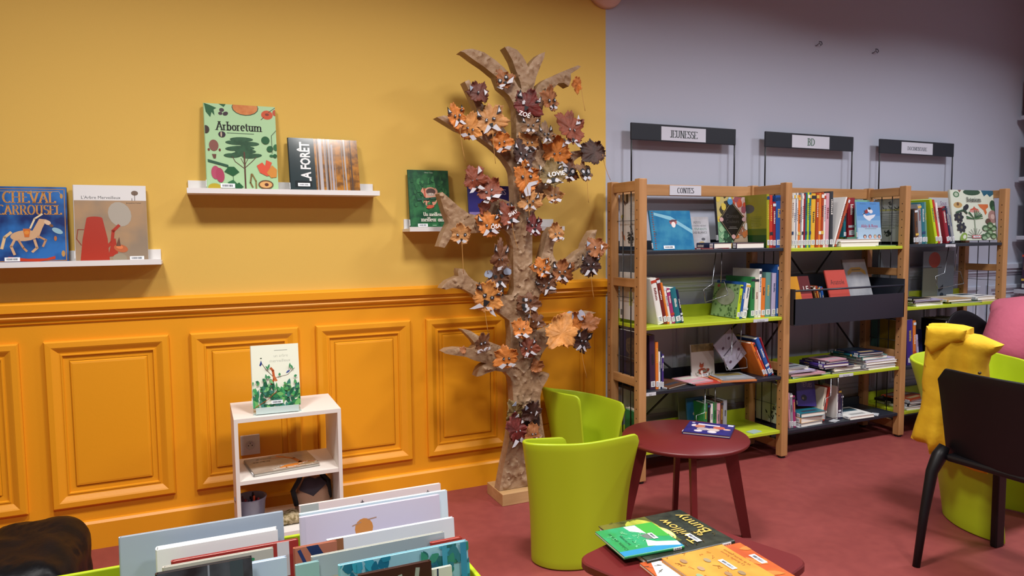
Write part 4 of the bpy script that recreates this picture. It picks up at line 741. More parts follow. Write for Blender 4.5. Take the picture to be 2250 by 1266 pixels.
shelf_label(3.62, .459, .12, 'FICTION', 'small label reading FICTION on the lime shelf edge in the middle bay')
shelf_label(4.55, 1.24, .1, 'ANIMAUX', 'small white label on the top shelf edge of the right bay')

# ---- rows of spines
oli = [('r', 0, .0, 1, .3, M('#1f4a1e', .35)), ('r', 0, .3, 1, 1, M('#93902a', .35, c2='#8a8a2c', cscale=8)), ('r', 0, .24, 1, .36, '#55681f'), ('e', .4, .74, .2, .11, 0, '#5a5e5c')] + textlines(.45, .85, .58, 7, .03, '#5a6a2c') + [('l', [(.2, .25), (.25, .5)], .1, '#4a4a2c'), ('e', .25, .52, .08, .05, 0, '#8a4a2c')]
pat = [('r', 0, 0, 1, 1, '#8fae7c')] + foliage(60, 0, 0, 1, 1, .09, ['#4f6e44', '#5c7a50'], 6, .4) + [('e', .5, .62, .36, .24, 0, '#9a9c90'), ('e', .2, .92, .06, .04, 0, '#b04a5a')]
sea = [('r', 0, 0, 1, 1, M('#4f7a78', .3, c2='#5f8a84', cscale=7)), ('l', [(.1, .2), (.4, .3), (.7, .25), (.95, .4)], .03, '#35605e'), ('l', [(.3, .85), (.6, .8), (.9, .86)], .02, '#86aaa4')]
W1 = 'at right on the top shelf, left bay'
row(ROWS['b1s1r'], -.33, 1.241, W1, 'books standing at the right of the top left shelf', backs={0: oli}, depth=.26)
row(ROWS['b1s2l'], -.32, .84, 'leaning left on the upper lime shelf, left bay', 'books leaning at the left of the upper lime shelf')
row(ROWS['b1s2r'], -.32, .84, 'at right on the upper lime shelf, left bay', 'books at the right of the upper lime shelf', backs={0: pat, 7: sea}, depth=.24)
row(ROWS['b1s3l'], -.32, .49, 'at left on the lower dark shelf', 'books at the left of the lower dark shelf')
row(ROWS['b1s3r'], -.32, .49, 'leaning at right on the lower dark shelf', 'books leaning at the right of the lower dark shelf')
row([(a_, b_, c_+.085, 0, e_) for a_, b_, c_, d_, e_ in ROWS['b1s4']], -.31, .169, 'on the bottom lime shelf behind round table', 'books on the bottom lime shelf', depth=.16)
row([(a_+.04, b_, c_+.085, 0, e_) for a_, b_, c_, d_, e_ in ROWS['b1s4l']], -.3, .169, 'at far left, bottom lime shelf', 'books at the far left of the bottom lime shelf', depth=.16)
row(ROWS['b2s1'], -.33, 1.237, 'from left, crowded top shelf, middle bay', 'comic albums on the top shelf of the middle bay', depth=.24)
row(ROWS['b2s1lean'], -.33, 1.237, 'leaning steeply on the middle bay top shelf', 'two albums leaning on the top shelf of the middle bay')
row(ROWS['b2s1m'], -.25, 1.295, 'behind the sky blue album, middle bay', 'books standing on the flat pile of the middle bay', depth=.14)
row(ROWS['b2s4l'], -.33, .16, 'at left on the middle bay bottom shelf', 'books at the left of the middle bay bottom shelf')
row(ROWS['b2s4m'], -.30, .16, 'beside the purple album, middle bay bottom shelf', 'books standing on the middle bay bottom shelf', depth=.17)
row(ROWS['b2bin'], -.3, .836, 'left of the red album in the trough', 'spines in the dark trough', depth=.14)
row(ROWS['b3s1'], -.33, 1.245, 'from left, top shelf, right bay', 'books leaning on the top shelf of the right bay')
row(ROWS['b3s3'], -.33, .455, 'on the lower dark shelf, right bay', 'books on the lower dark shelf of the right bay')

# ---- books shown face out
ill = [('r', 0, 0, 1, 1, M('#3f86a8', .12, c2='#2a6f9c', cscale=14)), ('p', [(.1, .88), (.5, .75), (1, .4), (1, .5), (.5, .85), (.1, .95)], '#7fb4c8'), ('e', .55, .7, .09, .06, 0, '#a05a5a'), ('e', .55, .64, .05, .06, 0, '#e3d8d4'), ('e', .55, .74, .1, .02, .1, '#5a3c44'), ('t', 'ill', .08, .42, .1, .12, 0, '#1f4a62')]
ill += [('e', .06, y_, .02, .012, 0, '#7a4a4a') for y_ in [.05+.06*k for k in range(16)]]
face_book('ill', 'picture_book', 'wide glossy blue picture book on the top shelf, left bay', .012, '#2a6f94', 1.241, front=ill, sticker=(.24, .03, .5, .11), lean=.22, rough=.25, y=-.33)
enf = [('r', 0, 0, 1, 1, M('#b9b9bf', .3, c2='#a2a0a4', cscale=14)), ('t', 'PETITS', .4, .82, .07, .6, 0, '#3c4442'), ('t', 'CONTES NÈGRES', .5, .72, .05, .9, 0, '#3c4442'), ('t', "L'ENFANTS", .5, .62, .08, .9, 0, '#4f7a66'), ('t', 'DES BLANCS', .5, .51, .07, .9, 0, '#3c4442'), ('e', .5, .15, .2, .1, .3, '#b59a6a'), ('e', .65, .3, .1, .06, 0, '#5a5a60')]
face_book('enfants', 'book', 'small greyish white storybook beside the glossy blue book', .01, '#b5b5ba', 1.241, front=enf, lean=.15, w=.135)
con = [('r', 0, 0, 1, 1, '#b8a86a'), ('r', .5, .5, 1, 1, '#b89a94'), ('r', 0, 0, .5, .5, '#6f9a74'), ('r', .5, 0, 1, .5, '#a8917a')] + foliage(14, 0, .5, .5, 1, .2, ['#b59a2c', '#3a3428', '#c9b24a'], 2, .5) + foliage(14, .5, .5, 1, 1, .2, ['#b04a34', '#d9d4cc', '#8a4a54'], 3, .5) + foliage(14, 0, 0, .5, .5, .2, ['#2f5a3c', '#8fb08a', '#24402c'], 4, .5) + foliage(14, .5, 0, 1, .5, .2, ['#b0683a', '#c9c4c0', '#8a5a44'], 5, .5)
con += [('p', [(.5, .92), (.98, .5), (.5, .02), (.04, .5)], '#1a1614'), ('p', [(.5, .89), (.95, .5), (.5, .05), (.07, .5)], '#8a7a58'), ('p', [(.5, .875), (.935, .5), (.5, .065), (.085, .5)], '#191412'), ('t', 'Contes', .5, .58, .09, .44, 0, '#3f3a36'), ('t', 'Couleurs', .5, .46, .08, .44, 0, '#3f3a36'), ('r', .38, .33, .62, .337, '#8a8580'), ('r', .34, .3, .66, .307, '#8a8580'), ('e', .12, .5, .07, .06, 0, '#c49a98'), ('e', .9, .5, .07, .06, 0, '#b08f90'), ('e', .5, .12, .07, .06, 0, '#c49a98'), ('e', .46, .9, .09, .1, 0, '#4f86b0'), ('e', .46, .97, .05, .03, 0, '#a8c4d8')]
face_book('contes', 'book', 'colourful storybook with a black diamond on its cover, top shelf, left bay', .02, '#20202a', 1.275, front=con, lean=.12)
fx = [('r', 0, 0, 1, 1, '#b9b4ae'), ('r', 0, .78, 1, 1, M('#84704a', .4, c2='#5f5236', cscale=30)), ('e', .45, .2, .2, .12, 0, '#8a3a22'), ('e', .42, .36, .1, .07, 0, '#a04a2c'), ('p', [(.34, .38), (.36, .48), (.42, .4)], '#8a3a22'), ('p', [(.44, .4), (.52, .46), (.52, .36)], '#8a3a22'), ('e', .62, .2, .16, .07, .4, '#7a3420'), ('e', .42, .18, .06, .06, 0, '#d6d2cc')] + foliage(16, 0, .0, 1, .2, .12, ['#8a8a80', '#d6d6d0', '#6a6a5c'], 3)
face_book('fox', 'picture_book', 'pale picture book with a red fox standing on the lower dark shelf', .01, '#b3aea8', .49, front=fx, sticker=(.4, .06, .7, .13), lean=.1, y=-.2)
lv = [('r', 0, 0, 1, 1, '#8f8a98')] + [('e', a_, b_, .07, .05, 0, '#4a3442') for a_, b_ in ((.2, .2), (.7, .8), (.25, .7), (.8, .3))] + [('l', [(.1, .5), (.9, .55)], .05, '#4a4450'), ('l', [(.5, .1), (.9, .2)], .02, '#4a3442')]
book('book', 'lavender grey book tilted on edge inside the hanging wire holder', (2.80, -.27, .535), .155, .19, .008, '#8f8a98', front=lv, lean=.1, rollz=.62)
bl = [('r', 0, 0, 1, 1, '#1d5a86'), ('e', .5, .6, .2, .1, .3, '#a8a49a'), ('e', .52, .58, .1, .05, 0, '#8a6a4a')]
face_book('bluebag', 'book', 'blue book with a small grey fish, on the bottom lime shelf', .012, '#1d5a86', .169, front=bl, lean=.1, h=.22, y=-.24)
book('book', 'pale grey book standing behind the blue fish book', (2.56, -.12, .1695), .2, .25, .01, '#8a8f94', lean=.1)
mi = [('t', 'La lune', .5, .9, .035, .3, 0, '#4a7a6a')]
face_book('mint', 'book', 'mint green album standing at the back of the middle bay top shelf', .014, '#7fb8a0', 1.237, front=mi, lean=.04, h=.30)
al = [('r', 0, 0, 1, 1, M('#7fa8cc', .3)), ('r', 0, .55, 1, 1, '#4f86c0'), ('r', 0, .5, 1, .62, '#6596c6'), ('r', 0, 0, 1, .3, '#a2bdd2'), ('p', [(.24, .7), (.4, .62), (.8, .66), (.72, .58), (.62, .54), (.52, .48), (.4, .52), (.3, .58)], '#d6d9e2'), ('e', .42, .74, .1, .06, .4, '#8a2c2c'), ('e', .5, .78, .04, .06, 0, '#e3e3e8'), ('e', .6, .74, .08, .06, 0, '#dcd6d8'), ('e', .54, .82, .06, .04, 0, '#26242a'), ('l', [(.26, .66), (.34, .7), (.32, .76)], .03, '#3a3a4a'),
 ('t', 'Aldo & Rosa', .5, .35, .09, .76, 0, '#b03a52'), ('r', .3, .27, .8, .277, '#3c3c44'), ('r', .14, .945, .4, .952, '#3a5a86'), ('r', .56, .945, .84, .952, '#3a5a86')] + [('e', a_, .06, .07, .06, 0, c_) for a_, c_ in ((.28, '#3a3434'), (.5, '#6a3a34'), (.72, '#8a8a6a'), (.9, '#3a3430'))] + [('e', a_, .05, .045, .045, 0, '#d0a090') for a_ in (.28, .5, .72, .9)]
face_book('aldo', 'comic_album', 'sky blue album with a child on a cloud and red title, top shelf, middle bay', .012, '#7fa8cc', 1.284, front=al, lean=.1, y=-.32)
br = [('e', .5, .5, .3, .3, 0, '#2c1c16'), ('r', 0, .8, 1, 1, '#6a4430')]
book('comic_album', 'brown album lying open faced behind the steeply leaning pair', (3.71, -.11, 1.2375), .13, .31, .012, '#6a4630', lean=.06, front=br)
an = [('r', 0, 0, 1, 1, '#b5453a'), ('t', 'Anatole', .5, .72, .12, .7, 0, '#3a2424'), ('e', .5, .18, .2, .1, 0, '#d6d2d0'), ('e', .6, .25, .12, .07, 0, '#3a3a44'), ('r', 0, 0, 1, .12, '#b8703a')]
face_book('anatole', 'comic_album', 'red album titled Anatole standing in the dark trough', .012, '#a83c32', .836, front=an, lean=.3, h=.27, y=-.36)
le = [('r', 0, 0, .5, 1, '#c98a1c'), ('r', .5, .55, 1, 1, '#5a1c1e'), ('r', .5, 0, 1, .55, '#a8403a'), ('t', 'LE', .78, .68, .14, .3, 0, '#dcd6d0'), ('e', .3, .36, .12, .04, 0, '#7a4a1c')]
face_book('le', 'comic_album', 'yellow and maroon album marked LE at the left of the dark trough', .012, '#7a2a26', .836, front=le, lean=.3, h=.24, y=-.36)
ba = [('r', 0, 0, 1, 1, M('#8a8c92', .3, c2='#a3a3a6', cscale=8)), ('p', [(.1, .76), (.3, .84), (.7, .84), (.9, .76), (.9, .68), (.7, .75), (.3, .75), (.1, .68)], '#b08a2c'), ('t', "L'Ours Barnabé", .5, .77, .05, .5, 0, '#3a342c')]
ba[-1] = ('r', .3, .785, .7, .8, '#3a342c')
face_book('banner', 'comic_album', 'grey album with a yellow banner behind the red one in the trough', .012, '#8a8c92', .836, front=ba, lean=.3, h=.33, y=-.3)
te2 = [('r', 0, 0, 1, 1, '#3a2a7c'), ('t', 'TÉLÈUS', .55, .78, .17, .5, -.05, '#a8a0c4'), ('e', .35, .3, .16, .13, 0, '#1c1a24'), ('e', .3, .28, .05, .05, 0, '#7a705a')]
te2[1] = ('t', 'TÊTUES', .55, .78, .17, .5, -.05, '#a8a0c4')
book('comic_album', 'purple album on a pile at the bottom of the middle bay', (3.33, -.27, .268), .15, .17, .01, '#35266f', front=te2, lean=.25, rollz=-.12)
book('comic_album', 'dark green album at the bottom of the middle bay', (3.58, -.22, .1605), .11, .25, .012, '#1f4a24', lean=.04, rz=.5)
book('comic_album', 'large black album at the back of the middle bay bottom shelf', (3.60, -.12, .1605), .2, .3, .014, '#15151b', lean=.06)
so = [('t', 'Sous', .66, .88, .1, .3, 0, '#8a5a8a'), ('t', 'Terre', .85, .76, .1, .3, 0, '#8a5a8a')]
face_book('sous', 'book', 'white album with violet handwriting behind the plant book', .012, '#c4c4ca', 1.245, front=so, lean=.06)
book('book', 'orange album standing behind the leaning books, top shelf, right bay', (4.46, -.16, 1.2455), .17, .3, .012, '#b5621c', lean=.05)
G1, G2, K1 = '#2c4a34', '#3f6a44', '#23262e'
bo = [('r', 0, 0, 1, 1, '#cdd4c2')]
bo += [('e', .48, .96, .2, .05, 0, G1), ('p', [(.7, 1), (.76, .88), (.84, .93), (.9, .87), (1, .93), (1, 1)], '#1f5a72'), ('e', .12, .91, .07, .045, 0, G2), ('e', .12, .91, .045, .03, 0, '#a8b8a0'), ('p', [(.16, 1), (.24, 1), (.2, .95)], '#7a4a3a'), ('e', .14, .7, .1, .045, 0, '#b5945a'), ('e', .14, .72, .03, .025, 0, '#6a4a2c'), ('e', .33, .66, .06, .04, .5, K1), ('e', .29, .62, .04, .05, 0, K1)]
bo += [('p', [(.4, .58), (.62, .58), (.6, .62), (.54, .64), (.51, .68), (.48, .64), (.42, .62)], '#b8523a'), ('e', .51, .58, .12, .02, 0, '#c98a84'), ('p', [(.6, .72), (.84, .72), (.84, .66), (.78, .62), (.8, .55), (.76, .5), (.72, .6), (.64, .66)], '#c46a3c'), ('e', .95, .7, .07, .08, 0, G1), ('e', .98, .62, .06, .05, 0, G2), ('e', .93, .47, .11, .1, 0, '#9c7a74'), ('e', .93, .47, .05, .04, 0, '#c4a8a0')]
rr_ = random.Random(9)
for k_ in range(40):
    a_ = rr_.uniform(-.2, PI+.2); bo.append(('l', [(.5, .42), (.5+.19*math.cos(a_), .44+.16*math.sin(a_))], .008, rr_.choice([G1, G2, '#4f7a4a'])))
bo += [('l', [(.49, .42), (.49, .12)], .02, '#8a9a84')] + [('l', [(.49, .05), (.49+.2*math.cos(a_), .06+.18*math.sin(a_))], .007, '#2c342c') for a_ in [PI*q_/9 for q_ in range(10)]]
for cx_, cy_ in ((.13, .46), (.17, .26)):
    for k_ in range(7): bo.append(('e', cx_+.06*math.cos(k_*.9), cy_+.05*math.sin(k_*.9), .05, .028, k_*.9, K1))
    bo.append(('e', cx_, cy_, .025, .025, 0, '#5a5a4a'))
bo += [('l', [(.08, .55), (.25, .6), (.32, .54)], .03, G1), ('e', .2, .06, .09, .06, .6, '#7a9a3a'), ('e', .22, .07, .04, .03, .4, '#cdd4c2'), ('e', .8, .38, .06, .04, 0, '#5a443c'), ('r', .4, .04, .6, .1, '#c46a6a')]
for cx_, cy_ in ((.72, .24), (.82, .17), (.92, .24), (.76, .1), (.9, .08), (.84, .3), (.68, .06)): bo += [('e', cx_, cy_, .07, .045, 0, '#3f5f40'), ('e', cx_, cy_-.02, .05, .025, 0, '#8aa884')]
bo.append(('s', 'Botanicum', .5, .8, .085, .76, 0, '#1c1f1c'))
face_book('botanicum', 'picture_book', 'large pale plant book titled Botanicum on the top shelf of the right bay', .02, '#cdd4c2', 1.262, front=bo, sticker=(.42, .055, .58, .085), lean=.12, w=.455, h=.345, y=-.32)
# ---- flat piles
def pile(x, y, z, items, where, group, rz0=0):
    """items (w, d, t, colour, dx, rot) from the bottom; spine towards the left, fore edge right"""
    n = len(items)
    for k_, (w_, d_, t_, c_, dx, ro) in enumerate(items):
        pos = 'topmost' if k_ == n-1 else ('lowest' if k_ == 0 else ordinal(k_)+' up')
        if n == 1: pos = 'lying alone'
        cn = ADJ.get(c_, c_)
        book('book', f'flat {cn} book, {pos} {"in" if n > 1 else "on"} {where}', (x+dx, y, z+.0006), w_, d_, t_, c_, rz=ro+rz0, flat=True, group=group if n > 1 else None, spine=spine_art(c_, t_, d_, RND), front=[('r', .1, .55, .9, .9, RND.choice(['#6a6a72', '#c9c4b8', '#7a4a4a', '#3a5a6a', '#8a7a4a'])), ('r', .2, .15, .8, .3, RND.choice(['#a8a8a8', '#3a3a44', '#b59a6a']))]); z += t_+.0006
pile(2.36, -.35, 1.241, [(.19, .26, .006, 'crimson', 0, .0)], 'the top left shelf under the glossy blue book', None)
FLATB = [o for o in D.objects if o.get('label', '').startswith('flat dark red book')]
for o in FLATB: o.location = (2.52, -.352, 1.2475); 
pile(2.60, -.355, 1.241, [(.13, .16, .034, 'navy', .0, .05)], 'the top left shelf below the diamond book', None)
pile(2.755, -.36, 1.241, [(.2, .14, .032, 'plum', 0, .0)], 'the top left shelf, page edge outwards', None)
pile(2.30, -.36, .49, [(.2, .22, .01, 'brown', .0, .35)], 'the lower dark shelf, left bay', None)
pile(2.47, -.35, .49, [(.16, .18, .008, 'red', .02, -.1), (.15, .17, .007, 'pink', .0, .1)], 'the low pile between the brown and orange books', 'small pile of thin books on the lower dark shelf')
pile(2.66, -.35, .49, [(.22, .18, .008, 'orange', .0, -.25), (.2, .18, .007, 'grey', .02, -.2)], 'the low pile below the lavender book', 'pair of thin books below the lavender book')
pile(3.57, -.35, 1.237, [(.33, .2, .028, 'cream', 0, .0), (.36, .19, .018, 'white', -.005, .02)], 'the pile under the sky blue album', 'flat pile under the sky blue album')
t = thing('display_leaflet', 'lime leaflet lying at the right end of the middle bay top shelf', 'leaflet', (3.93, -.25, 1.2375)); b = MB(); b.box((-.06, -.1, 0), (.12, .1, .003), M('#a8c070', .5)); b.build('sheet', t)
Z = .461
pile(3.17, -.35, Z, [(.34, .22, .014, 'teal', .03, .05), (.26, .22, .01, 'pink', .02, -.06), (.25, .2, .01, 'plum', .0, .08), (.2, .18, .01, 'lavender', .0, -.05), (.18, .16, .012, 'cream', .0, .12), (.14, .16, .01, 'grey', .0, .0)], 'the left pile, middle bay lime shelf', 'left pile on the middle bay lime shelf')
pile(3.50, -.35, Z, [(.3, .25, .012, 'charcoal', .02, -.05), (.24, .22, .02, 'cream', .04, .04), (.25, .2, .012, 'navy', -.04, .0), (.2, .2, .018, 'purple', -.05, -.06), (.2, .18, .012, 'plum', -.03, .04), (.16, .15, .008, 'pink', .0, .1)], 'the middle pile, middle bay lime shelf', 'middle pile on the middle bay lime shelf')
pile(3.80, -.36, Z, [(.27, .28, .016, 'white', .0, .0), (.27, .28, .016, 'grey', -.0, .01), (.27, .28, .016, 'white', .005, -.01), (.27, .28, .014, 'lavender', .0, .02), (.23, .24, .022, 'sea', -.03, .03), (.22, .22, .012, 'teal', -.06, .0), (.2, .2, .012, 'navy', -.06, -.05)], 'the tall right pile, middle bay lime shelf', 'right pile on the middle bay lime shelf')
pile(3.275, -.35, .16, [(.18, .2, .022, 'grey', .0, .02), (.2, .19, .034, 'tan', .0, .06), (.19, .18, .026, 'teal', .0, -.04)], 'the pile under the purple album', 'pile under the purple album')
pile(3.655, -.36, .16, [(.2, .2, .02, 'white', .02, -.05)], 'the middle bay bottom shelf, grey and yellow cover', None)
for i_, (x_, la) in enumerate([(3.29, 'beside the pile under the purple album'), (3.57, 'in front of the dark green album'), (3.93, 'at the right end of the dark shelf')]):
    t = thing('shelf_card', f'loose white card lying on the bottom shelf {la}', 'card', (x_, -.33, .1605), rz=.3*i_, group='loose white cards on the bottom shelf'); b = MB(); b.box((-.035, -.02, 0), (.035, .02, .002), M('#b9bbc0', .5)); b.build('card', t)
t = thing('shelf_card', 'small clear plastic holder on the bottom lime shelf by the right post', 'card', (2.93, -.32, .1695), rz=.2); b = MB(); b.box((-.04, -.03, 0), (.04, .02, .004), M('#a9c0b8', .2)); b.build('card', t)
pile(4.19, -.35, .839, [(.27, .26, .02, 'white', .07, .02), (.27, .22, .01, 'plum', .05, .03), (.26, .22, .008, 'lavender', .06, -.04), (.17, .2, .012, 'black', .04, .0)], 'the left pile on the lime shelf, right bay', 'left pile on the right bay lime shelf')
pile(4.62, -.34, .839, [(.28, .24, .012, 'dgreen', .0, -.1), (.24, .2, .018, 'tan', -.03, .0)], 'the middle pile on the lime shelf, right bay', 'middle pile on the right bay lime shelf')
pile(4.87, -.35, .839, [(.22, .22, .012, 'tan', .0, .0), (.2, .22, .024, 'white', .01, .03)], 'the right pile on the lime shelf, right bay', 'right pile on the right bay lime shelf')
book('book', 'blue and green book leaning over at the left of the right bay lime shelf', (4.18, -.3, .8395), .2, .15, .012, '#2a6a9c', rz=PI/2, lean=.55, front=[('r', 0, 0, 1, 1, '#6f9a34')])
pile(4.20, -.35, .16, [(.3, .24, .02, 'white', .0, -.1), (.28, .24, .018, 'black', .02, .1), (.26, .22, .014, 'grey', .03, -.12), (.22, .2, .01, 'rust', .04, .15)], 'the pile on the bottom lime shelf, right bay', 'pile on the right bay bottom shelf')
book('book', 'dark blue book face out on the lower dark shelf, right bay', (4.36, -.2, .4555), .19, .2, .014, '#1a1c44', lean=.08)
book('book', 'mauve book standing behind the dark blue book, right bay', (4.35, -.14, .4555), .12, .29, .012, '#7a5a72', lean=.06)
for k_, (x_, c_) in enumerate([(4.62, 'black'), (4.68, 'charcoal'), (4.74, 'black'), (4.80, 'teal')]):
    row([(x_, .045, .27, 0, c_)], -.3, .455, f'{["farthest left", "second", "third", "farthest right"][k_]} of the dark group behind the black chair', 'dark books behind the black chair')
# ---- books and sheets displayed on the end ladders, behind the rods
def end_display(x, y0, y1, z0, z1, c, items, label, name='display_book', t_=.012):
    t = thing(name, label, 'book', (x, y0, z0)); b = MB(); b.box((0, 0, 0), (t_, y1-y0, z1-z0), M(c, .45))
    art(b, (0, y1-y0, 0), (0, -1, 0), (0, 0, 1), y1-y0, z1-z0, items, .45); b.build('cover', t)
    b = MB(); b.box((.0015, .002, .002), (t_-.0015, y1-y0-.001, z1-z0+.0005), M('paper', .8)); b.build('pages', t, 'cream white paper pages'); return t
bf = textlines(.42, .95, .78, 4, .03, '#8a8a8a') + textlines(.45, .95, .66, 3, .03, '#8a8a8a') + [('p', [(.3, 1), (.38, 1), (.4, .84), (.3, .8)], '#3a2c30'), ('p', [(.1, .93), (.3, .84), (.26, .78)], '#4a3438'), ('e', .14, .58, .07, .05, .4, '#a8a04a'), ('l', [(.1, .5), (.14, .56)], .02, '#5a5a3a'), ('p', [(.1, .3), (.24, .2), (.26, .1), (.12, .18)], '#b5704a'), ('e', .84, .09, .1, .06, 0, '#b59a3a')] + squiggle(40, .4, .03, .62, .28, '#2c2a2c', 3, .014) + squiggle(5, .4, .34, .6, .4, '#4a4a4c', 5, .01)
end_display(2.147, -.325, -.11, 1.262, 1.545, '#c9c6c4', bf, 'white sheet with butterflies shown on the left end of the bookcase, top')
w2 = [('r', .44, .3, .58, .6, '#b9bd6a'), ('l', [(.3, .8), (.5, .68), (.7, .78)], .03, '#8a3a34'), ('e', .55, .7, .07, .04, 0, '#2c2c5a'), ('e', .56, .42, .05, .03, 0, '#7a7a2c'), ('r', .05, .08, .12, .2, '#5a5a5c')]
end_display(2.147, -.325, -.11, .862, 1.12, '#cdcbc8', w2, 'white booklet with a tiny jumping figure shown on the left end of the bookcase')
li = [('e', .55, .72, .3, .22, 0, M('#5a4a3a', .5, c2='#3a3230', cscale=60)), ('r', .1, 0, .3, 1, '#23264a'), ('e', .6, .5, .2, .1, 0, '#4a3c34')]
end_display(2.147, -.325, -.11, .512, .80, '#2a2834', li, 'dark book with a lion mane shown low on the left end of the bookcase')
mu = [('r', .1, .72, .9, .76, '#a39c5a'), ('r', .0, .66, 1, .67, '#4a4a50')] + squiggle(14, .15, .74, .85, .8, '#3a3a40', 2, .012) + textlines(.1, .9, .6, 5, .04, '#6a6a70') + squiggle(12, .4, .15, .7, .3, '#2c2c30', 4, .02) + squiggle(3, .4, .88, .6, .92, '#3a3a40', 5, .012)
end_display(4.147, -.325, -.11, 1.262, 1.54, '#9a9a9c', mu, 'grey sheet with music notes shown on the end ladder right of the sky blue album')
ru = squiggle(14, .3, .1, .8, .4, '#22242a', 3, .02)
end_display(3.147, -.325, -.11, .18, .42, '#a8aa96', ru, 'cream book with tiny running figures shown low between left and middle bays')
end_display(4.147, -.325, -.11, .50, .75, '#8a741c', [('r', 0, 0, .3, 1, '#3a6a66')], 'yellow and teal book shown behind the end ladder of the middle bay')
for (x_, z_) in ((2.134, 1.40), (2.134, .985), (2.134, .655), (3.134, .30), (4.134, 1.37), (4.134, .62), (5.134, .98)):
    t = thing('display_wire', 'thin grey wire holding the end display sheets', 'wire', (x_, -.22, z_), group='display wires across the end ladders'); b = MB(); b.tube([(0, -.108, 0), (0, .113, 0)], .002, M('#6a6e72', .35, metal=.6), 6); b.build('wire', t)
# grey display board and poster in the right bay
t = thing('display_board', 'grey translucent board with turquoise marks at the back of the right bay', 'board', (4.18, -.13, .8405))
b = MB(); b.box((0, 0, 0), (.3, .006, .37), M('#5c666c', .3))
art(b, (0, 0, 0), (1, 0, 0), (0, 0, 1), .3, .37, [('t', 'LE', .4, .76, .05, .2, 0, '#7c868c'), ('t', 'NUMÉRIQUE', .45, .66, .07, .7, 0, '#7c868c'), ('r', .1, .5, .9, .53, '#4c565c')] + [('e', a_, b_, .05, .05, 0, '#3a9a9a') for a_, b_ in ((.5, .4), (.56, .33), (.48, .16), (.6, .16), (.68, .18))] + squiggle(4, .1, .2, .4, .45, '#a8b4b8', 2, .01)); b.build('board', t)
t = thing('poster', 'grey poster with an orange red disc at the back of the right bay', 'poster', (4.66, -.1, .845))
b = MB(); b.box((0, 0, 0), (.33, .004, .34), M('#7c8894', .5)); art(b, (0, 0, 0), (1, 0, 0), (0, 0, 1), .33, .34, [('r', 0, 0, .48, .66, '#7a8070'), ('r', 0, .655, .6, .67, '#3a4048'), ('e', .36, .82, .19, .17, 0, '#a8381f'), ('p', [(.5, .2), (.66, .3), (.66, .2), (.52, .14)], '#1f2634'), ('e', .62, .08, .06, .05, 0, '#2c3a4a')]); b.build('poster', t)
CH = M('#9a9da2', .25, metal=.9)
def holder(pts, y, label):
    t = thing('wire_book_holder', label, 'wire holder', (pts[0][0], y, pts[0][1]), group='hanging wire book holders')
    b = MB(); b.tube([(px_-pts[0][0], 0, pz_-pts[0][1]) for px_, pz_ in pts], .0026, CH, 6); b.build('wire', t)
holder([(2.658, 1.22), (2.635, 1.045), (2.575, 1.015), (2.588, .945), (2.749, .979), (2.719, 1.055), (2.696, 1.053), (2.70, 1.22)], -.3, 'empty bent wire holder hanging under the top shelf, left bay')
holder([(2.793, .82), (2.788, .631), (2.728, .623), (2.752, .545), (2.905, .545), (2.899, .596), (2.851, .65), (2.86, .82)], -.29, 'bent wire holder around the lavender grey book')
holder([(4.662, 1.225), (4.625, 1.044), (4.534, 1.022), (4.561, .941), (4.833, .965), (4.79, 1.048), (4.732, 1.056), (4.747, 1.225)], -.28, 'bent wire holder in front of the disc poster, right bay')
holder([(2.56, .47), (2.56, .33), (2.50, .32), (2.50, .20), (2.66, .20), (2.66, .33), (2.63, .34), (2.63, .47)], -.34, 'bent wire holder in front of the blue fish book')
holder([(3.50, .44), (3.50, .33), (3.46, .32), (3.46, .19), (3.60, .19), (3.60, .33), (3.56, .34), (3.56, .44)], -.36, 'bent wire holder at the bottom of the middle bay')

# ---- white wall shelves on the right wall, seen end-on at the edge of the view
for k_, (z_, la) in enumerate([(2.20, 'highest'), (1.735, 'second from top'), (1.285, 'third from top'), (.87, 'lowest')]):
    t = thing('wall_board', f'white wall shelf at the right edge, {la} of four', 'wall shelf', (5.93, -.52, z_), group='white wall shelves at the right edge')
    b = MB(); b.rbox((-.135, -.48, -.03), (.13, .48, 0), M('#b4b6c2', .5), .002); b.build('board', t)
    for y_ in (-.3, .3): b = MB(); b.box((.0, y_-.01, -.1), (.129, y_+.01, -.031), M('#a9abb8', .5)); b.build('bracket', t)
def rbooks(z, cols, where):
    y_ = -.075
    for k_, (c_, w_, h_) in enumerate(cols):
        y_ -= w_+.003; cn = ADJ.get(c_, c_)
        book('book', f'{cn} spine, {["farthest", "second farthest", "third farthest", "nearest"][k_]} {where}', (5.825, y_, z+.0005), .19, h_, w_, c_, spine=spine_art(c_, w_, h_, RND), group='books on the white wall shelves')
rbooks(1.735, [('maroon', .05, .29), ('tan', .05, .29), ('grey', .05, .27), ('navy', .04, .28)], 'on the second highest white wall shelf')
rbooks(1.285, [('plum', .07, .31), ('blue', .06, .31), ('brown', .05, .26), ('grey', .05, .24)], 'on the third highest white wall shelf')
rbooks(.87, [('plum', .05, .28), ('lavender', .06, .28), ('brown', .04, .28)], 'on the lowest white wall shelf')
rbooks(2.20, [('crimson', .06, .30), ('maroon', .05, .29), ('grey', .05, .27)], 'on the highest white wall shelf')

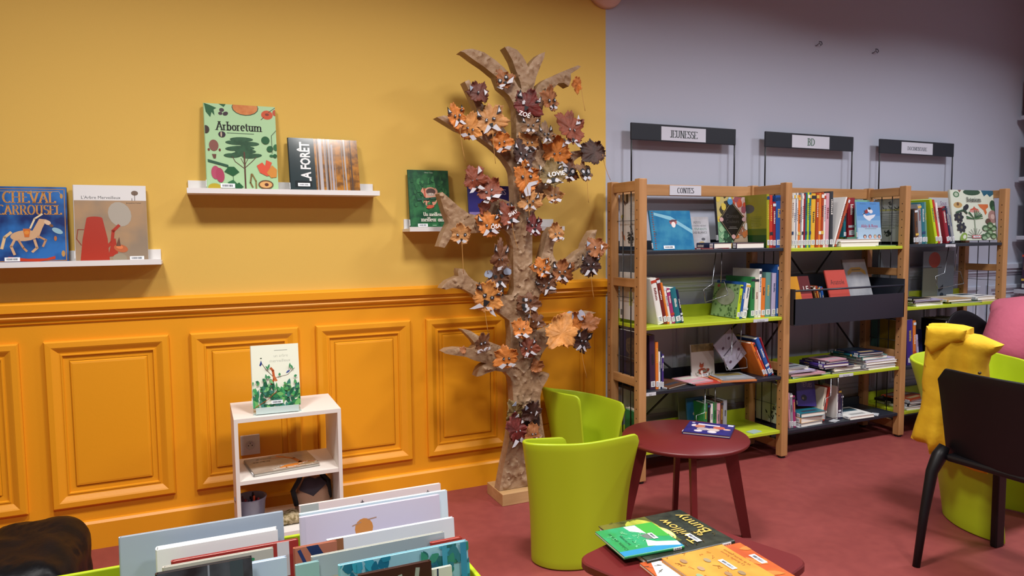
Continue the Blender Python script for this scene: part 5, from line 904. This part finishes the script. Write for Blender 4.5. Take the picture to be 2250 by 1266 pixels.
# ------------------------------------------------------------------ tables
RED = M('#641c1e', .38, spec=.45)
t = thing('round_table', 'low round dark red table with four splayed legs', 'table', (1.916, -.99, 0))
b = MB(); b.lathe([(.0, .428), (.255, .428), (.268, .434), (.272, .442), (.268, .449), (.0, .4505)], RED, 64); b.build('tabletop', t)
def splay_leg(a, r0, r1, z1, wd, th, tp, cx=0, cy=0):
    b = MB(); ca, sa = math.cos(a), math.sin(a); vs = []
    for r_, z_, w_ in ((r1, 0, wd*tp), (r0, z1, wd)):
        for da, dr in ((-1, -1), (1, -1), (1, 1), (-1, 1)):
            rr = r_+dr*w_/2; tt = da*th/2; vs.append((cx+rr*ca-tt*sa, cy+rr*sa+tt*ca, z_))
    b.add(vs, [(3, 2, 1, 0), (4, 5, 6, 7), (0, 1, 5, 4), (1, 2, 6, 5), (2, 3, 7, 6), (3, 0, 4, 7)], RED); return b
for k_ in range(4): splay_leg(math.radians(-28.5+90*k_), .185, .268, .43, .06, .022, .62).build('leg', t)
b = MB(); b.lathe([(0, .40), (.13, .40), (.13, .428), (0, .428)], RED, 24); b.build('mounting_plate', t)
pz = [('r', 0, 0, 1, 1, M('#26235f', .25, c2='#2f2a78', cscale=20)), ('e', .28, .62, .12, .13, 0, '#b5705a'), ('e', .7, .6, .13, .12, 0, '#b8604a'), ('e', .38, .4, .14, .12, 0, '#a89aa0'), ('e', .6, .38, .14, .12, 0, '#c4b4b0'), ('e', .3, .2, .09, .08, 0, '#d6cfd6'), ('e', .6, .18, .1, .08, 0, '#d6cfd6'), ('e', .88, .5, .08, .06, 0, '#cfa89a'), ('e', .14, .66, .05, .1, 0, '#cfc4cc'), ('p', [(.22, .86), (.7, .8), (.7, .7), (.22, .74)], '#c9c4d6'), ('e', .1, .9, .04, .03, 0, '#c9c4d6'), ('r', .86, .82, .98, .95, '#cfd0dc')]
book('comic_album', 'dark purple comic album lying on the round dark red table', (1.92, -.969, .451), .2, .185, .011, '#26235f', rz=-.84, flat=True, front=pz)
t = thing('square_table', 'low dark red table with rounded corners in the foreground, carrying picture books', 'table', (1.19, -1.955, 0), rz=math.radians(19.3))
b = MB(); pts = []
for cx_, cy_, a0 in ((1, 1, 0), (-1, 1, 90), (-1, -1, 180), (1, -1, 270)):
    for k_ in range(7): a_ = math.radians(a0+15*k_); pts.append((cx_*(.225-.05)+.05*math.cos(a_), cy_*(.225-.05)+.05*math.sin(a_)))
n_ = len(pts); ctr = lambda s_: [(x_*s_, y_*s_) for x_, y_ in pts]
vs = [(x_, y_, .425) for x_, y_ in ctr(.985)] + [(x_, y_, .43) for x_, y_ in pts] + [(x_, y_, .446) for x_, y_ in pts] + [(x_, y_, .45) for x_, y_ in ctr(.985)]
b.add(vs, [list(range(n_))[::-1], list(range(3*n_, 4*n_))]+[(l_*n_+k_, l_*n_+(k_+1) % n_, (l_+1)*n_+(k_+1) % n_, (l_+1)*n_+k_) for l_ in range(3) for k_ in range(n_)], RED); b.build('tabletop', t)
for k_ in range(4): splay_leg(math.radians(45+90*k_), .17, .25, .426, .055, .022, .62).build('leg', t)
wi = [('r', 0, 0, 1, 1, M('#22261e', .22, c2='#33382c', cscale=30)), ('r', .25, .45, 1, 1, M('#6a6a2c', .22, c2='#3c4420', cscale=16)), ('e', .72, .62, .26, .2, 0, M('#b8bc4a', .25, c2='#8a9434', cscale=14)), ('e', .5, .52, .2, .12, 0, '#d0d070'), ('e', .48, .5, .12, .08, 0, '#dcdc94')] + squiggle(26, .1, .05, .5, .7, '#4a3c24', 6, .008) + squiggle(12, .5, .6, 1, 1, '#3c4420', 7, .006)
wi += [('t', 'Twillow', .46, .36, .13, .78, 0, '#d9b45a'), ('t', 'et', .3, .24, .09, .12, 0, '#d9b45a'), ('t', 'Bunny', .58, .13, .14, .6, 0, '#d9b45a'), ('e', .56, .6, .02, .05, .6, '#5a3c24')]
book('picture_book', 'large dark green picture book with gold script on the foreground table', (1.351, -1.937, .4505), .245, .295, .016, '#262c26', rz=PI/2, flat=True, front=wi, sticker=(.12, .3, .34, .36), spine=[('t', 'Twillow et Bunny', .5, .5, .02, .4, PI/2, '#a89a6a')])
gr = [('r', 0, 0, 1, 1, M('#2f9a6a', .2, c2='#2c8f4f', cscale=16)), ('r', 0, 0, .16, 1, '#2a86b4'), ('p', [(.4, 0), (1, .0), (1, .3), (.7, .34), (.5, .25)], '#3f9f3c'), ('p', [(.05, .02), (.2, .0), (.3, .3), (.42, .42), (.2, .5)], '#dfe6e4'), ('p', [(.62, .3), (.98, .32), (.98, .52), (.8, .5)], '#dfe6e4'), ('p', [(.4, .2), (.62, .24), (.6, .44), (.42, .38)], '#6a726e'), ('t', "Colette, du sol au", .5, .86, .06, .8, 0, '#1f4a34'), ('t', 'bel inconnu', .5, .74, .05, .5, 0, '#1f4a34')] + squiggle(20, .1, .4, .8, .9, '#7fcf9a', 3, .008)
book('picture_book', 'green picture book with a white tree shape, on top of the dark green book', (1.189, -1.922, .4675), .17, .185, .008, '#2c8f5a', rz=1.5, flat=True, front=gr, sticker=(.38, .22, .6, .3), hard=False)
o2 = [('r', 0, 0, 1, 1, M('#c4622c', .25, c2='#b0502a', cscale=12)), ('p', [(0, .55), (.8, .6), (1, .9), (.6, 1), (0, 1)], '#dcdad6')] + squiggle(10, .1, .6, .9, 1, '#3a342c', 2, .008) + foliage(10, .2, 0, 1, .5, .2, ['#8a3c1f', '#d97a3a'], 4)
book('picture_book', 'orange and white picture book lying under the mouse book on the foreground table', (1.353, -2.165, .4505), .22, .325, .009, '#c4622c', rz=1.52, flat=True, front=o2, sticker=(.42, .04, .66, .1), hard=False)
ms = [('r', 0, 0, 1, 1, M('#d9973f', .25, c2='#cf8634', cscale=12)), ('t', 'La famille Souris', .62, .16, .05, .6, 0, '#4a2c14'), ('t', 'et la racine géante', .62, .09, .05, .6, 0, '#4a2c14')] + squiggle(18, 0, .25, 1, 1, '#8a5a24', 5, .006) + [('e', a_, b_, .06, .04, 0, c_) for a_, b_, c_ in ((.3, .5, '#9a7a5a'), (.2, .7, '#8aa07a'), (.55, .72, '#a88a6a'), (.7, .5, '#9a8a6a'), (.4, .86, '#8aa07a'), (.8, .8, '#9a7a5a'), (.25, .33, '#8f7a5c'))]
book('picture_book', 'orange mouse picture book, uppermost at the front of the foreground table', (1.292, -2.157, .4605), .205, .2, .01, '#d08a38', rz=1.56, flat=True, front=ms, sticker=(.36, .3, .64, .38))

# ------------------------------------------------------------------ moulded green tub chairs
def crom(P, n):
    out = []
    for i in range(len(P)-1):
        p0 = Vector(P[max(i-1, 0)]); p1 = Vector(P[i]); p2 = Vector(P[i+1]); p3 = Vector(P[min(i+2, len(P)-1)])
        for k_ in range(n):
            t_ = k_/n; out.append(.5*((2*p1)+(-p0+p2)*t_+(2*p0-5*p1+4*p2-p3)*t_*t_+(-p0+3*p1-3*p2+p3)*t_**3))
    out.append(Vector(P[-1])); return out
TUB = M('#a6b81e', .38, spec=.4)
def tub(name, label, rim, base, cat='chair', group=None, thick=.014, corner=.035, seat=None, waist=.05):
    n = 9; R = crom(rim, n); B = crom([(x_, y_, 0) for x_, y_ in base], n); c = sum((Vector((v.x, v.y, 0)) for v in R), Vector())/len(R)
    t = thing(name, label, cat, (c.x, c.y, 0), group=group); b = MB(); NL = 16; m_ = len(R)
    ln = [0]
    for i in range(1, m_): ln.append(ln[-1]+(R[i]-R[i-1]).length)
    vs = []
    for l_ in range(NL+1):
        u = l_/NL
        for i in range(m_):
            e = min(ln[i], ln[-1]-ln[i]); zt = R[i].z - (corner-math.sqrt(max(0, corner**2-(corner-min(e, corner))**2)))
            k_ = u**1.15; w_ = -waist*math.sin(PI*min(1, u*1.02))*(1 if True else 0)
            x_ = B[i].x*(1-k_)+R[i].x*k_; y_ = B[i].y*(1-k_)+R[i].y*k_
            f_ = 1+w_; x_ = c.x+(x_-c.x)*f_; y_ = c.y+(y_-c.y)*f_
            vs.append((x_-c.x, y_-c.y, zt*u+.003))
    fs = [(l_*m_+i, l_*m_+i+1, (l_+1)*m_+i+1, (l_+1)*m_+i) for l_ in range(NL) for i in range(m_-1)]
    b.add(vs, fs, TUB, True); o = b.build('shell', t)
    md = o.modifiers.new('thickness', 'SOLIDIFY'); md.thickness = thick; md.offset = 0
    bv = o.modifiers.new('soft_edges', 'BEVEL'); bv.width = thick*.42; bv.segments = 3; bv.limit_method = 'ANGLE'; bv.angle_limit = math.radians(50)
    if seat:
        b = MB(); k_ = seat/max(r_.z for r_ in R); ps = []
        for i in range(0, m_, 3):
            x_ = B[i].x*(1-k_)+R[i].x*k_; y_ = B[i].y*(1-k_)+R[i].y*k_; f_ = (1-waist)*.975; ps.append(((x_-c.x)*f_+c.x-c.x, (y_-c.y)*f_))
        b.prism(ps, seat-.02, seat, TUB); b.build('seat', t)
    return t
tub('tub_chair', 'small lime green tub chair in the foreground, its back turned to the camera', [(1.655, -1.02, .50), (1.5, -1.06, .505), (1.35, -1.08, .511), (1.22, -1.05, .517), (1.155, -.99, .515), (1.19, -.90, .50), (1.29, -.835, .475), (1.437, -.79, .45)],
    [(1.60, -1.0), (1.5, -1.05), (1.37, -1.08), (1.26, -1.04), (1.21, -.97), (1.22, -.9), (1.3, -.85), (1.42, -.82)], group='small lime green tub chairs', seat=.17)
tub('tub_chair', 'small lime green tub chair behind the round table, between tree and bookcase', [(1.769, -.331, .50), (1.71, -.25, .505), (1.667, -.17, .512), (1.67, -.10, .512), (1.75, -.062, .49), (1.88, -.07, .466), (1.985, -.17, .448), (2.04, -.33, .433)],
    [(1.80, -.36), (1.75, -.28), (1.72, -.2), (1.74, -.13), (1.8, -.1), (1.88, -.11), (1.95, -.2), (1.97, -.34)], group='small lime green tub chairs', seat=.17)
tub('tub_armchair', 'large lime green tub chair at right under the yellow jacket', [(3.035, -1.62, .66), (3.005, -1.45, .70), (3.06, -1.22, .72), (3.25, -1.09, .72), (3.47, -1.09, .72), (3.61, -1.2, .72), (3.57, -1.33, .72), (3.5, -1.46, .72), (3.44, -1.60, .70)],
    [(3.072, -1.65), (3.057, -1.55), (3.085, -1.43), (3.165, -1.32), (3.27, -1.28), (3.38, -1.30), (3.46, -1.38), (3.50, -1.49), (3.48, -1.62)], thick=.016, seat=.40, waist=.03)

# ------------------------------------------------------------------ black chairs
BLK = M('#0d0b10', .45, spec=.35)
def black_chair(label, x, y, rz, sc=1.0, round_back=False):
    t = thing('plastic_chair', label, 'chair', (x, y, 0), rz=rz, group='black plastic chairs')
    # local: faces +X, back at x=0, width along y
    b = MB(); vs = []; NU, NV = 14, 10
    for j in range(NV+1):
        v = j/NV; z_ = .425+.37*v
        for i in range(NU+1):
            u = -1+2*i/NU; hw = .27 if not round_back else .23
            zz = z_; 
            if round_back: zz = .5+(.32*v)*(1-.35*u*u)
            else: e_ = max(0, abs(u)-.8)/.2; zz = z_-.05*(1-math.sqrt(max(0, 1-e_*e_)))*v**3
            xx = -.03+.05*(u*u)-.06*v+.02*(1-v)
            vs.append((xx, u*hw*(1-.02*v), zz))
    fs = [(j*(NU+1)+i, j*(NU+1)+i+1, (j+1)*(NU+1)+i+1, (j+1)*(NU+1)+i) for j in range(NV) for i in range(NU)]
    b.add(vs, fs, BLK, True); o = b.build('backrest', t); md = o.modifiers.new('thickness', 'SOLIDIFY'); md.thickness = .012; md.offset = 0
    bv = o.modifiers.new('soft', 'BEVEL'); bv.width = .005; bv.segments = 2
    b = MB(); b.rbox((-.02, -.24, .415), (.335, .24, .445), BLK, .012); b.build('seat', t)
    for sy in (-1, 1):
        b = MB(); b.tube([(-.145, sy*.255, 0), (-.1, sy*.262, .2), (-.055, sy*.266, .37), (-.02, sy*.262, .43), (.0, sy*.255, .47)], [.014, .017, .022, .028, .02], BLK, 12); b.build('leg', t)
        b = MB(); b.rbox((.30, sy*.235-.014, 0), (.355, sy*.235+.014, .43), BLK, .006); b.build('leg', t)
    return t
black_chair('black plastic chair seen from behind, in the right foreground', 2.705, -1.875, 0)
black_chair('black rounded chair the person in the pink jumper sits on', 4.46, -.60, -PI/2, round_back=True)

# ------------------------------------------------------------------ yellow jacket on the tub chair
JM = M('#d4a910', .85, bump=.12, bscale=50, c2='#cca010', cscale=8)
t = thing('yellow_jacket', 'quilted mustard yellow jacket draped over the arm of the large green chair', 'jacket', (2.86, -1.28, 0), rz=math.radians(-71.565))
J = [(0.126, 0.925), (0.177, 0.929), (0.245, 0.927), (0.284, 0.919), (0.285, 0.894), (0.313, 0.891), (0.349, 0.876), (0.395, 0.858), (0.376, 0.828), (0.351, 0.806), (0.343, 0.767), (0.348, 0.72), (0.349, 0.586), (0.358, 0.395), (0.364, 0.315), (0.315, 0.317), (0.256, 0.336), (0.221, 0.348), (0.19, 0.387), (0.163, 0.351), (0.143, 0.354), (0.136, 0.396), (0.094, 0.397), (0.068, 0.408), (0.083, 0.477), (0.103, 0.553), (0.11, 0.621), (0.105, 0.665), (0.112, 0.767), (0.117, 0.868), (0.117, 0.904)]
def jd(x, z, d):
    f1 = .013*math.sin((x-.1)*30+z*2.0)+.007*math.sin(x*64-z*6)
    q = .003*abs(math.sin(z*38))+.004*noise.noise(Vector((x*18, 2, z*14)))
    fold = .03*max(0, 1-abs(x-(.20+.1*(z-.6)))/.05)
    return (.03+f1+q+fold)*math.sqrt(min(1, d/.03))
o = slab(J, .014, .045, jd, JM, 'jacket_body', t)
o = slab([(.13, .92), (.245, .925), (.28, .915), (.27, .87), (.22, .85), (.15, .80), (.125, .84)], .012, .01, lambda x, z, d: .02*math.sqrt(min(1, d/.02))+.004*noise.noise(Vector((x*40, 0, z*40))), JM, 'collar', t); o.location.y = -.045
b = MB(); b.tube([(.335, -.05, .745), (.335, -.058, .745)], .006, M('#3a2c10', .5), 10); b.build('press_stud', t)

# ------------------------------------------------------------------ seated person bending out of the frame
def skin(name, pts, edges, rads, mt, parent, sub=2):
    me = D.meshes.new(name); me.from_pydata(pts, edges, []); o = D.objects.new(name, me); COL.objects.link(o); o.parent = parent; me.materials.append(mt)
    s_ = o.modifiers.new('skin', 'SKIN'); s_.use_smooth_shade = True
    for i, r_ in enumerate(rads):
        v = me.skin_vertices[0].data[i]; v.radius = (r_, r_) if not isinstance(r_, tuple) else r_; v.use_root = i == 0
    sd = o.modifiers.new('sub', 'SUBSURF'); sd.levels = sub; sd.render_levels = sub
    return o
t = thing('person', 'person in a pink jumper bending forward at the right edge, back to the bookcase', 'person', (4.36, -.84, 0))
PK = M('#b5586c', .9, bump=.3, bscale=22); SKIN = M('#c49a84', .6)
# body: pelvis, spine, neck, head, legs, arms
bp = [(0, 0, .50), (.05, 0, .62), (.14, 0, .74), (.25, 0, .83), (.34, 0, .87), (.42, 0, .91), (.50, 0, .95),
      (.30, -.16, .83), (.42, -.22, .66), (.56, -.16, .60), (.30, .16, .83), (.42, .22, .66), (.56, .14, .60),
      (.08, -.1, .47), (.42, -.13, .46), (.44, -.13, .1), (.52, -.13, .05), (.08, .1, .47), (.42, .13, .46), (.44, .13, .1), (.52, .13, .05)]
be = [(0, 1), (1, 2), (2, 3), (3, 4), (4, 5), (5, 6), (3, 7), (7, 8), (8, 9), (3, 10), (10, 11), (11, 12), (0, 13), (13, 14), (14, 15), (15, 16), (0, 17), (17, 18), (18, 19), (19, 20)]
rad = [.13, .13, .13, .12, .07, .05, .052, .06, .045, .035, .06, .045, .035, .08, .06, .04, .035, .08, .06, .04, .035]
bp.append((.55, 0, 1.0)); be.append((6, 21)); rad.append(.085); bp.append((.565, 0, 1.07)); be.append((21, 22)); rad.append(.078)
for wr, sy in ((9, -1), (12, 1)):                      # palm, four fingers and a thumb on each wrist
    wx, wy, wz = bp[wr]; pm = len(bp); bp.append((wx+.06, wy+.01*sy, wz-.02)); be.append((wr, pm)); rad.append(.022)
    for q_, (dy, ln_) in enumerate(((-.024, .055), (-.008, .066), (.008, .062), (.024, .05))):
        k1 = len(bp); bp += [(wx+.09, wy+dy, wz-.025), (wx+.09+ln_*.5, wy+dy*1.1, wz-.032), (wx+.09+ln_*.9, wy+dy*1.15, wz-.05)]
        be += [(pm, k1), (k1, k1+1), (k1+1, k1+2)]; rad += [.009, .008, .007]
    k1 = len(bp); bp += [(wx+.045, wy-.035*sy, wz-.02), (wx+.08, wy-.05*sy, wz-.03)]; be += [(wr, k1), (k1, k1+1)]; rad += [.010, .008]
skin('body', bp, be, rad, SKIN, t)
sp = bp[:5]+[bp[7], bp[8], bp[9], bp[10], bp[11], bp[12]]
skin('pink_jumper', sp, [(0, 1), (1, 2), (2, 3), (3, 4), (3, 5), (5, 6), (6, 7), (3, 8), (8, 9), (9, 10)], [.15, .165, .17, .145, .085, .085, .065, .05, .085, .065, .05], PK, t)
skin('trousers', [bp[0]]+bp[13:16]+bp[17:20], [(0, 1), (1, 2), (2, 3), (0, 4), (4, 5), (5, 6)], [.14, .095, .075, .055, .095, .075, .055], M('#23283a', .9), t)
b = MB(); b.ball((.54, 0, 1.06), (.098, .093, .105), M('#3a2a1e', .8, bump=.4, bscale=90), 24, 16); b.build('hair', t)
for sy in (-1, 1):
    b = MB(); b.ball((.644, sy*.03, 1.05), (.008, .012, .007), M('#1a1412', .3), 10, 6); b.build('eye', t)
    b = MB(); b.rbox((.42, sy*.13-.045, .0), (.66, sy*.13+.045, .085), M('#1c1c22', .5), .025); b.build('shoe', t)
b = MB(); b.ball((.655, 0, 1.015), (.018, .013, .02), SKIN, 10, 8); b.build('nose', t)
b = MB(); b.ball((.64, 0, .975), (.01, .024, .006), M('#8e4a48', .5), 10, 6); b.build('mouth', t)
# ------------------------------------------------------------------ book browser in the foreground
BG = M('#a9bd1e', .4)
t = thing('book_browser', 'lime green rimmed book bin full of upright picture books in the foreground', 'book bin', (.12, -1.78, 0))
def bb(nm, lo, hi, mt=BG, lab=None): b = MB(); b.rbox(lo, hi, mt, .003); return b.build(nm, t, lab)
xa, xb, ya, yb_ = -.50, .485, -.42, .34
bb('back_wall', (xa, yb_-.012, .16), (xb, yb_, .50)); bb('front_wall', (xa, ya, .16), (xb, ya+.012, .50)); bb('side_wall', (xa, ya+.012, .16), (xa+.012, yb_-.012, .50)); bb('side_wall', (xb-.012, ya+.012, .16), (xb, yb_-.012, .50))
bb('floor_board', (xa+.012, ya+.012, .16), (xb-.012, yb_-.012, .178)); bb('divider', (.066, ya+.012, .178), (.076, yb_-.012, .46))
for x_ in (xa+.03, xb-.03):
    for y_ in (ya+.03, yb_-.03): bb('leg', (x_-.02, y_-.02, 0), (x_+.02, y_+.02, .16))
def bin_book(k, label, th, col, front=None, lean=.12, tilt=0, **kw):
    xl, y, zl, xr, zr = BIN[k]; zt = (zl+zr)/2; zb = .18; h = min((zt-zb)/math.cos(lean), .42)
    w_ = max(.05, xr-xl); nm = kw.pop('name', 'picture_book')
    y0 = y-(h*math.sin(lean))
    ro = kw.pop('rollz', 0)
    return book(nm, label, (xl, y0, zt-h*math.cos(lean)), w_, h, th, col, lean=lean, front=front, group='picture books in the lime rimmed bin', **kw)
L = bin_book
r1 = [('r', 0, 0, 1, 1, '#e2d0d0'), ('r', .0, .9, .12, 1, '#aab0b0')] + [('l', [(a_-.01, b_), (a_+.01, b_)], .006, '#4a4048') for a_, b_ in ((.42, .96), (.6, .93), (.9, .955))] + [('l', [(a_, b_-.012), (a_, b_+.012)], .006, '#4a4048') for a_, b_ in ((.42, .96), (.6, .93), (.9, .955))]
L('R1', 'pale pink book with tiny black stars, rearmost in the right half of the bin', .012, '#e6d6d6', r1)
L('R2', 'pale blue white book just behind the sun book in the bin', .014, '#cfe2ee', None)
r2 = [('r', 0, 0, 1, 1, '#d0cbe0'), ('e', .43, .87, .065, .07, 0, '#d08a44'), ('l', [(.35, .895), (.41, .91)], .008, '#b08a74'), ('l', [(.46, .92), (.52, .925)], .008, '#b08a74'), ('r', 0, 0, .03, 1, '#c9c6da')]
L('R2b', 'lavender white book with an orange sun, upright in the bin', .012, '#d6d2e4', r2)
L('R3', 'white book with a brown taped spine in front of the sun book', .014, '#dbe3f0', [('r', 0, 0, .11, 1, '#8f5f40'), ('r', .045, 0, .055, 1, '#6a4430')])
L('R4', 'orange and dark blue patterned book at the left of the right half of the bin', .014, '#a8624a', [('r', 0, 0, 1, 1, '#b0705a'), ('l', [(.4, 1), (.7, .86), (1, .8)], .25, '#22345f'), ('l', [(.1, .98), (.4, .8), (.9, .6)], .08, '#2a3a6a')])
L('R10', 'pale turquoise book at the far left of the right half of the bin', .012, '#8fb8bc', None)
L('R5', 'pale grey beige book with a tiny sailing boat in the bin', .013, '#b5bab4', [('r', 0, 0, 1, .87, M('#b5ab98', .35, c2='#c0b8a0', cscale=8)), ('r', 0, .87, 1, 1, '#a0b0ba'), ('p', [(.66, .86), (.69, .94), (.71, .86)], '#4a5260')])
L('R6', 'red book whose corner shows at the right end of the bin', .014, '#a83c34', None)
ts = [('r', 0, 0, 1, 1, '#93c8da')] + foliage(46, 0, .7, .34, 1, .09, ['#2a8aa8', '#3aa6c4', '#1f7090'], 2, .5) + foliage(60, .62, .6, 1, 1, .09, ['#2a7a8a', '#2f8a74', '#3aa0bc', '#1f6a6a'], 3, .5) + [('r', .12, 0, .15, 1, '#3f9fc0'), ('r', .78, 0, .82, 1, '#3f9ab8'), ('r', .93, 0, .98, 1, '#2f8ab0'), ('t', 'Géraldine Elschner · Xandra Denos', .5, .9, .035, .46, 0, '#3a5a7a')]
L('R7', 'turquoise book with painted trees and authors names, near the front of the bin', .014, '#7fbcd0', ts)
L('R9', 'small green and white book right of the brown patterned one', .01, '#d0d6cc', [('e', .2, .8, .3, .2, 0, '#5a9a2c'), ('e', .9, .85, .3, .25, 0, '#5a9a2c'), ('l', [(.5, 1), (.45, .7)], .06, '#2c3a5a')])
L('R8', 'dark brown book with grey swirling shapes at the front of the bin', .012, '#3a1c1c', [('r', 0, 0, 1, 1, '#3a1a1a'), ('l', [(.05, .8), (.2, .9), (.4, .92), (.5, .8), (.35, .7)], .06, '#98a29c'), ('l', [(.55, .95), (.62, .8), (.75, .85), (.8, .97)], .06, '#98a29c'), ('e', .3, .62, .14, .1, 0, '#8a6a5a'), ('e', .65, .6, .12, .08, 0, '#7a4a34')])
L('L1', 'large black edged atlas with a pale blue grey cover, rearmost at left in the bin', .014, '#a3b1c2', [('r', 0, 0, 1, 1, '#a0aec0')], back=[('r', 0, 0, 1, 1, '#1c1f2a')])
L('L2', 'thick book with creamy white page block in the left half of the bin', .035, '#e6eaee', None)
L('L3', 'red book with a white shelf mark, standing in the left half of the bin', .016, '#9c3230', [('r', .82, .8, .92, 1, '#cfd0d8')], name='book')
L('L4', 'grey white book with a small green dot in the left half of the bin', .014, '#b9b8b0', [('t', 'Le petit prince de la Savane', .4, .94, .03, .5, 0, '#4a4a4a'), ('e', .8, .96, .02, .015, 0, '#2c8a5a')])
L('L6', 'light blue book beside the dark photo book in the bin', .016, '#b8cdea', None)
L('L5', 'dark photo covered book at the front left of the bin', .014, '#1c1f2a', [('r', 0, 0, 1, 1, M('#20242c', .25, c2='#56606e', cscale=10)), ('r', .3, 0, .5, .9, '#7a86a4'), ('r', .52, 0, .54, 1, '#8a94a8'), ('r', .76, 0, .9, 1, '#3c4c58'), ('t', 'Grimm / Lavoie', .2, .95, .035, .3, 0, '#c4c8d0')])

# ------------------------------------------------------------------ black leather armchair, only its arm in view
LE = M('#08080c', .4, bump=.06, bscale=90, spec=.1)
t = thing('leather_armchair', 'black leather armchair whose padded arm shows at the lower left', 'armchair', (-.72, -1.22, 0))
def cushion(nm, lo, hi, rr, wr=.008, seed=0):
    bm = bmesh.new(); bmesh.ops.create_cube(bm, size=1); bmesh.ops.subdivide_edges(bm, edges=list(bm.edges), cuts=22, use_grid_fill=True)
    sz = [(hi[i]-lo[i])/2 for i in range(3)]; ce = [(hi[i]+lo[i])/2 for i in range(3)]
    for v in bm.verts:
        p = Vector([v.co[i]*2*sz[i] for i in range(3)]); q = Vector([max(-(sz[i]-rr), min(sz[i]-rr, p[i])) for i in range(3)]); d = p-q
        if d.length > 1e-6: p = q+d.normalized()*rr
        nrm = Vector((p.x/sz[0], p.y/sz[1], p.z/sz[2])).normalized()
        a_ = noise.noise(Vector((p.x*5+seed, p.y*22+p.x*14, p.z*5)))
        p += nrm*(-(max(0, 1-abs(a_)*4))*wr*.45+.005*noise.noise(p*6)); v.co = p+Vector(ce)
    me = D.meshes.new(nm); bm.to_mesh(me); bm.free(); me.materials.append(LE)
    for p in me.polygons: p.use_smooth = True
    o = D.objects.new(nm, me); COL.objects.link(o); o.parent = t; return o
cushion('arm', (.12, -.20, .08), (.395, .285, .505), .085, .014)
cushion('seat_cushion', (-.42, -.20, .2), (.115, .22, .40), .06, .006, 3)
cushion('arm', (-.70, -.20, .08), (-.43, .285, .505), .085, .01, 7)
for x_ in (-.6, .3):
    for y_ in (-.12, .2): b = MB(); b.tube([(x_, y_, 0), (x_, y_, .12)], .018, M('black', .4), 10); b.build('leg', t)
b = MB(); b.rbox((-.66, -.16, .1), (.35, .24, .22), LE, .01); b.build('frame', t)
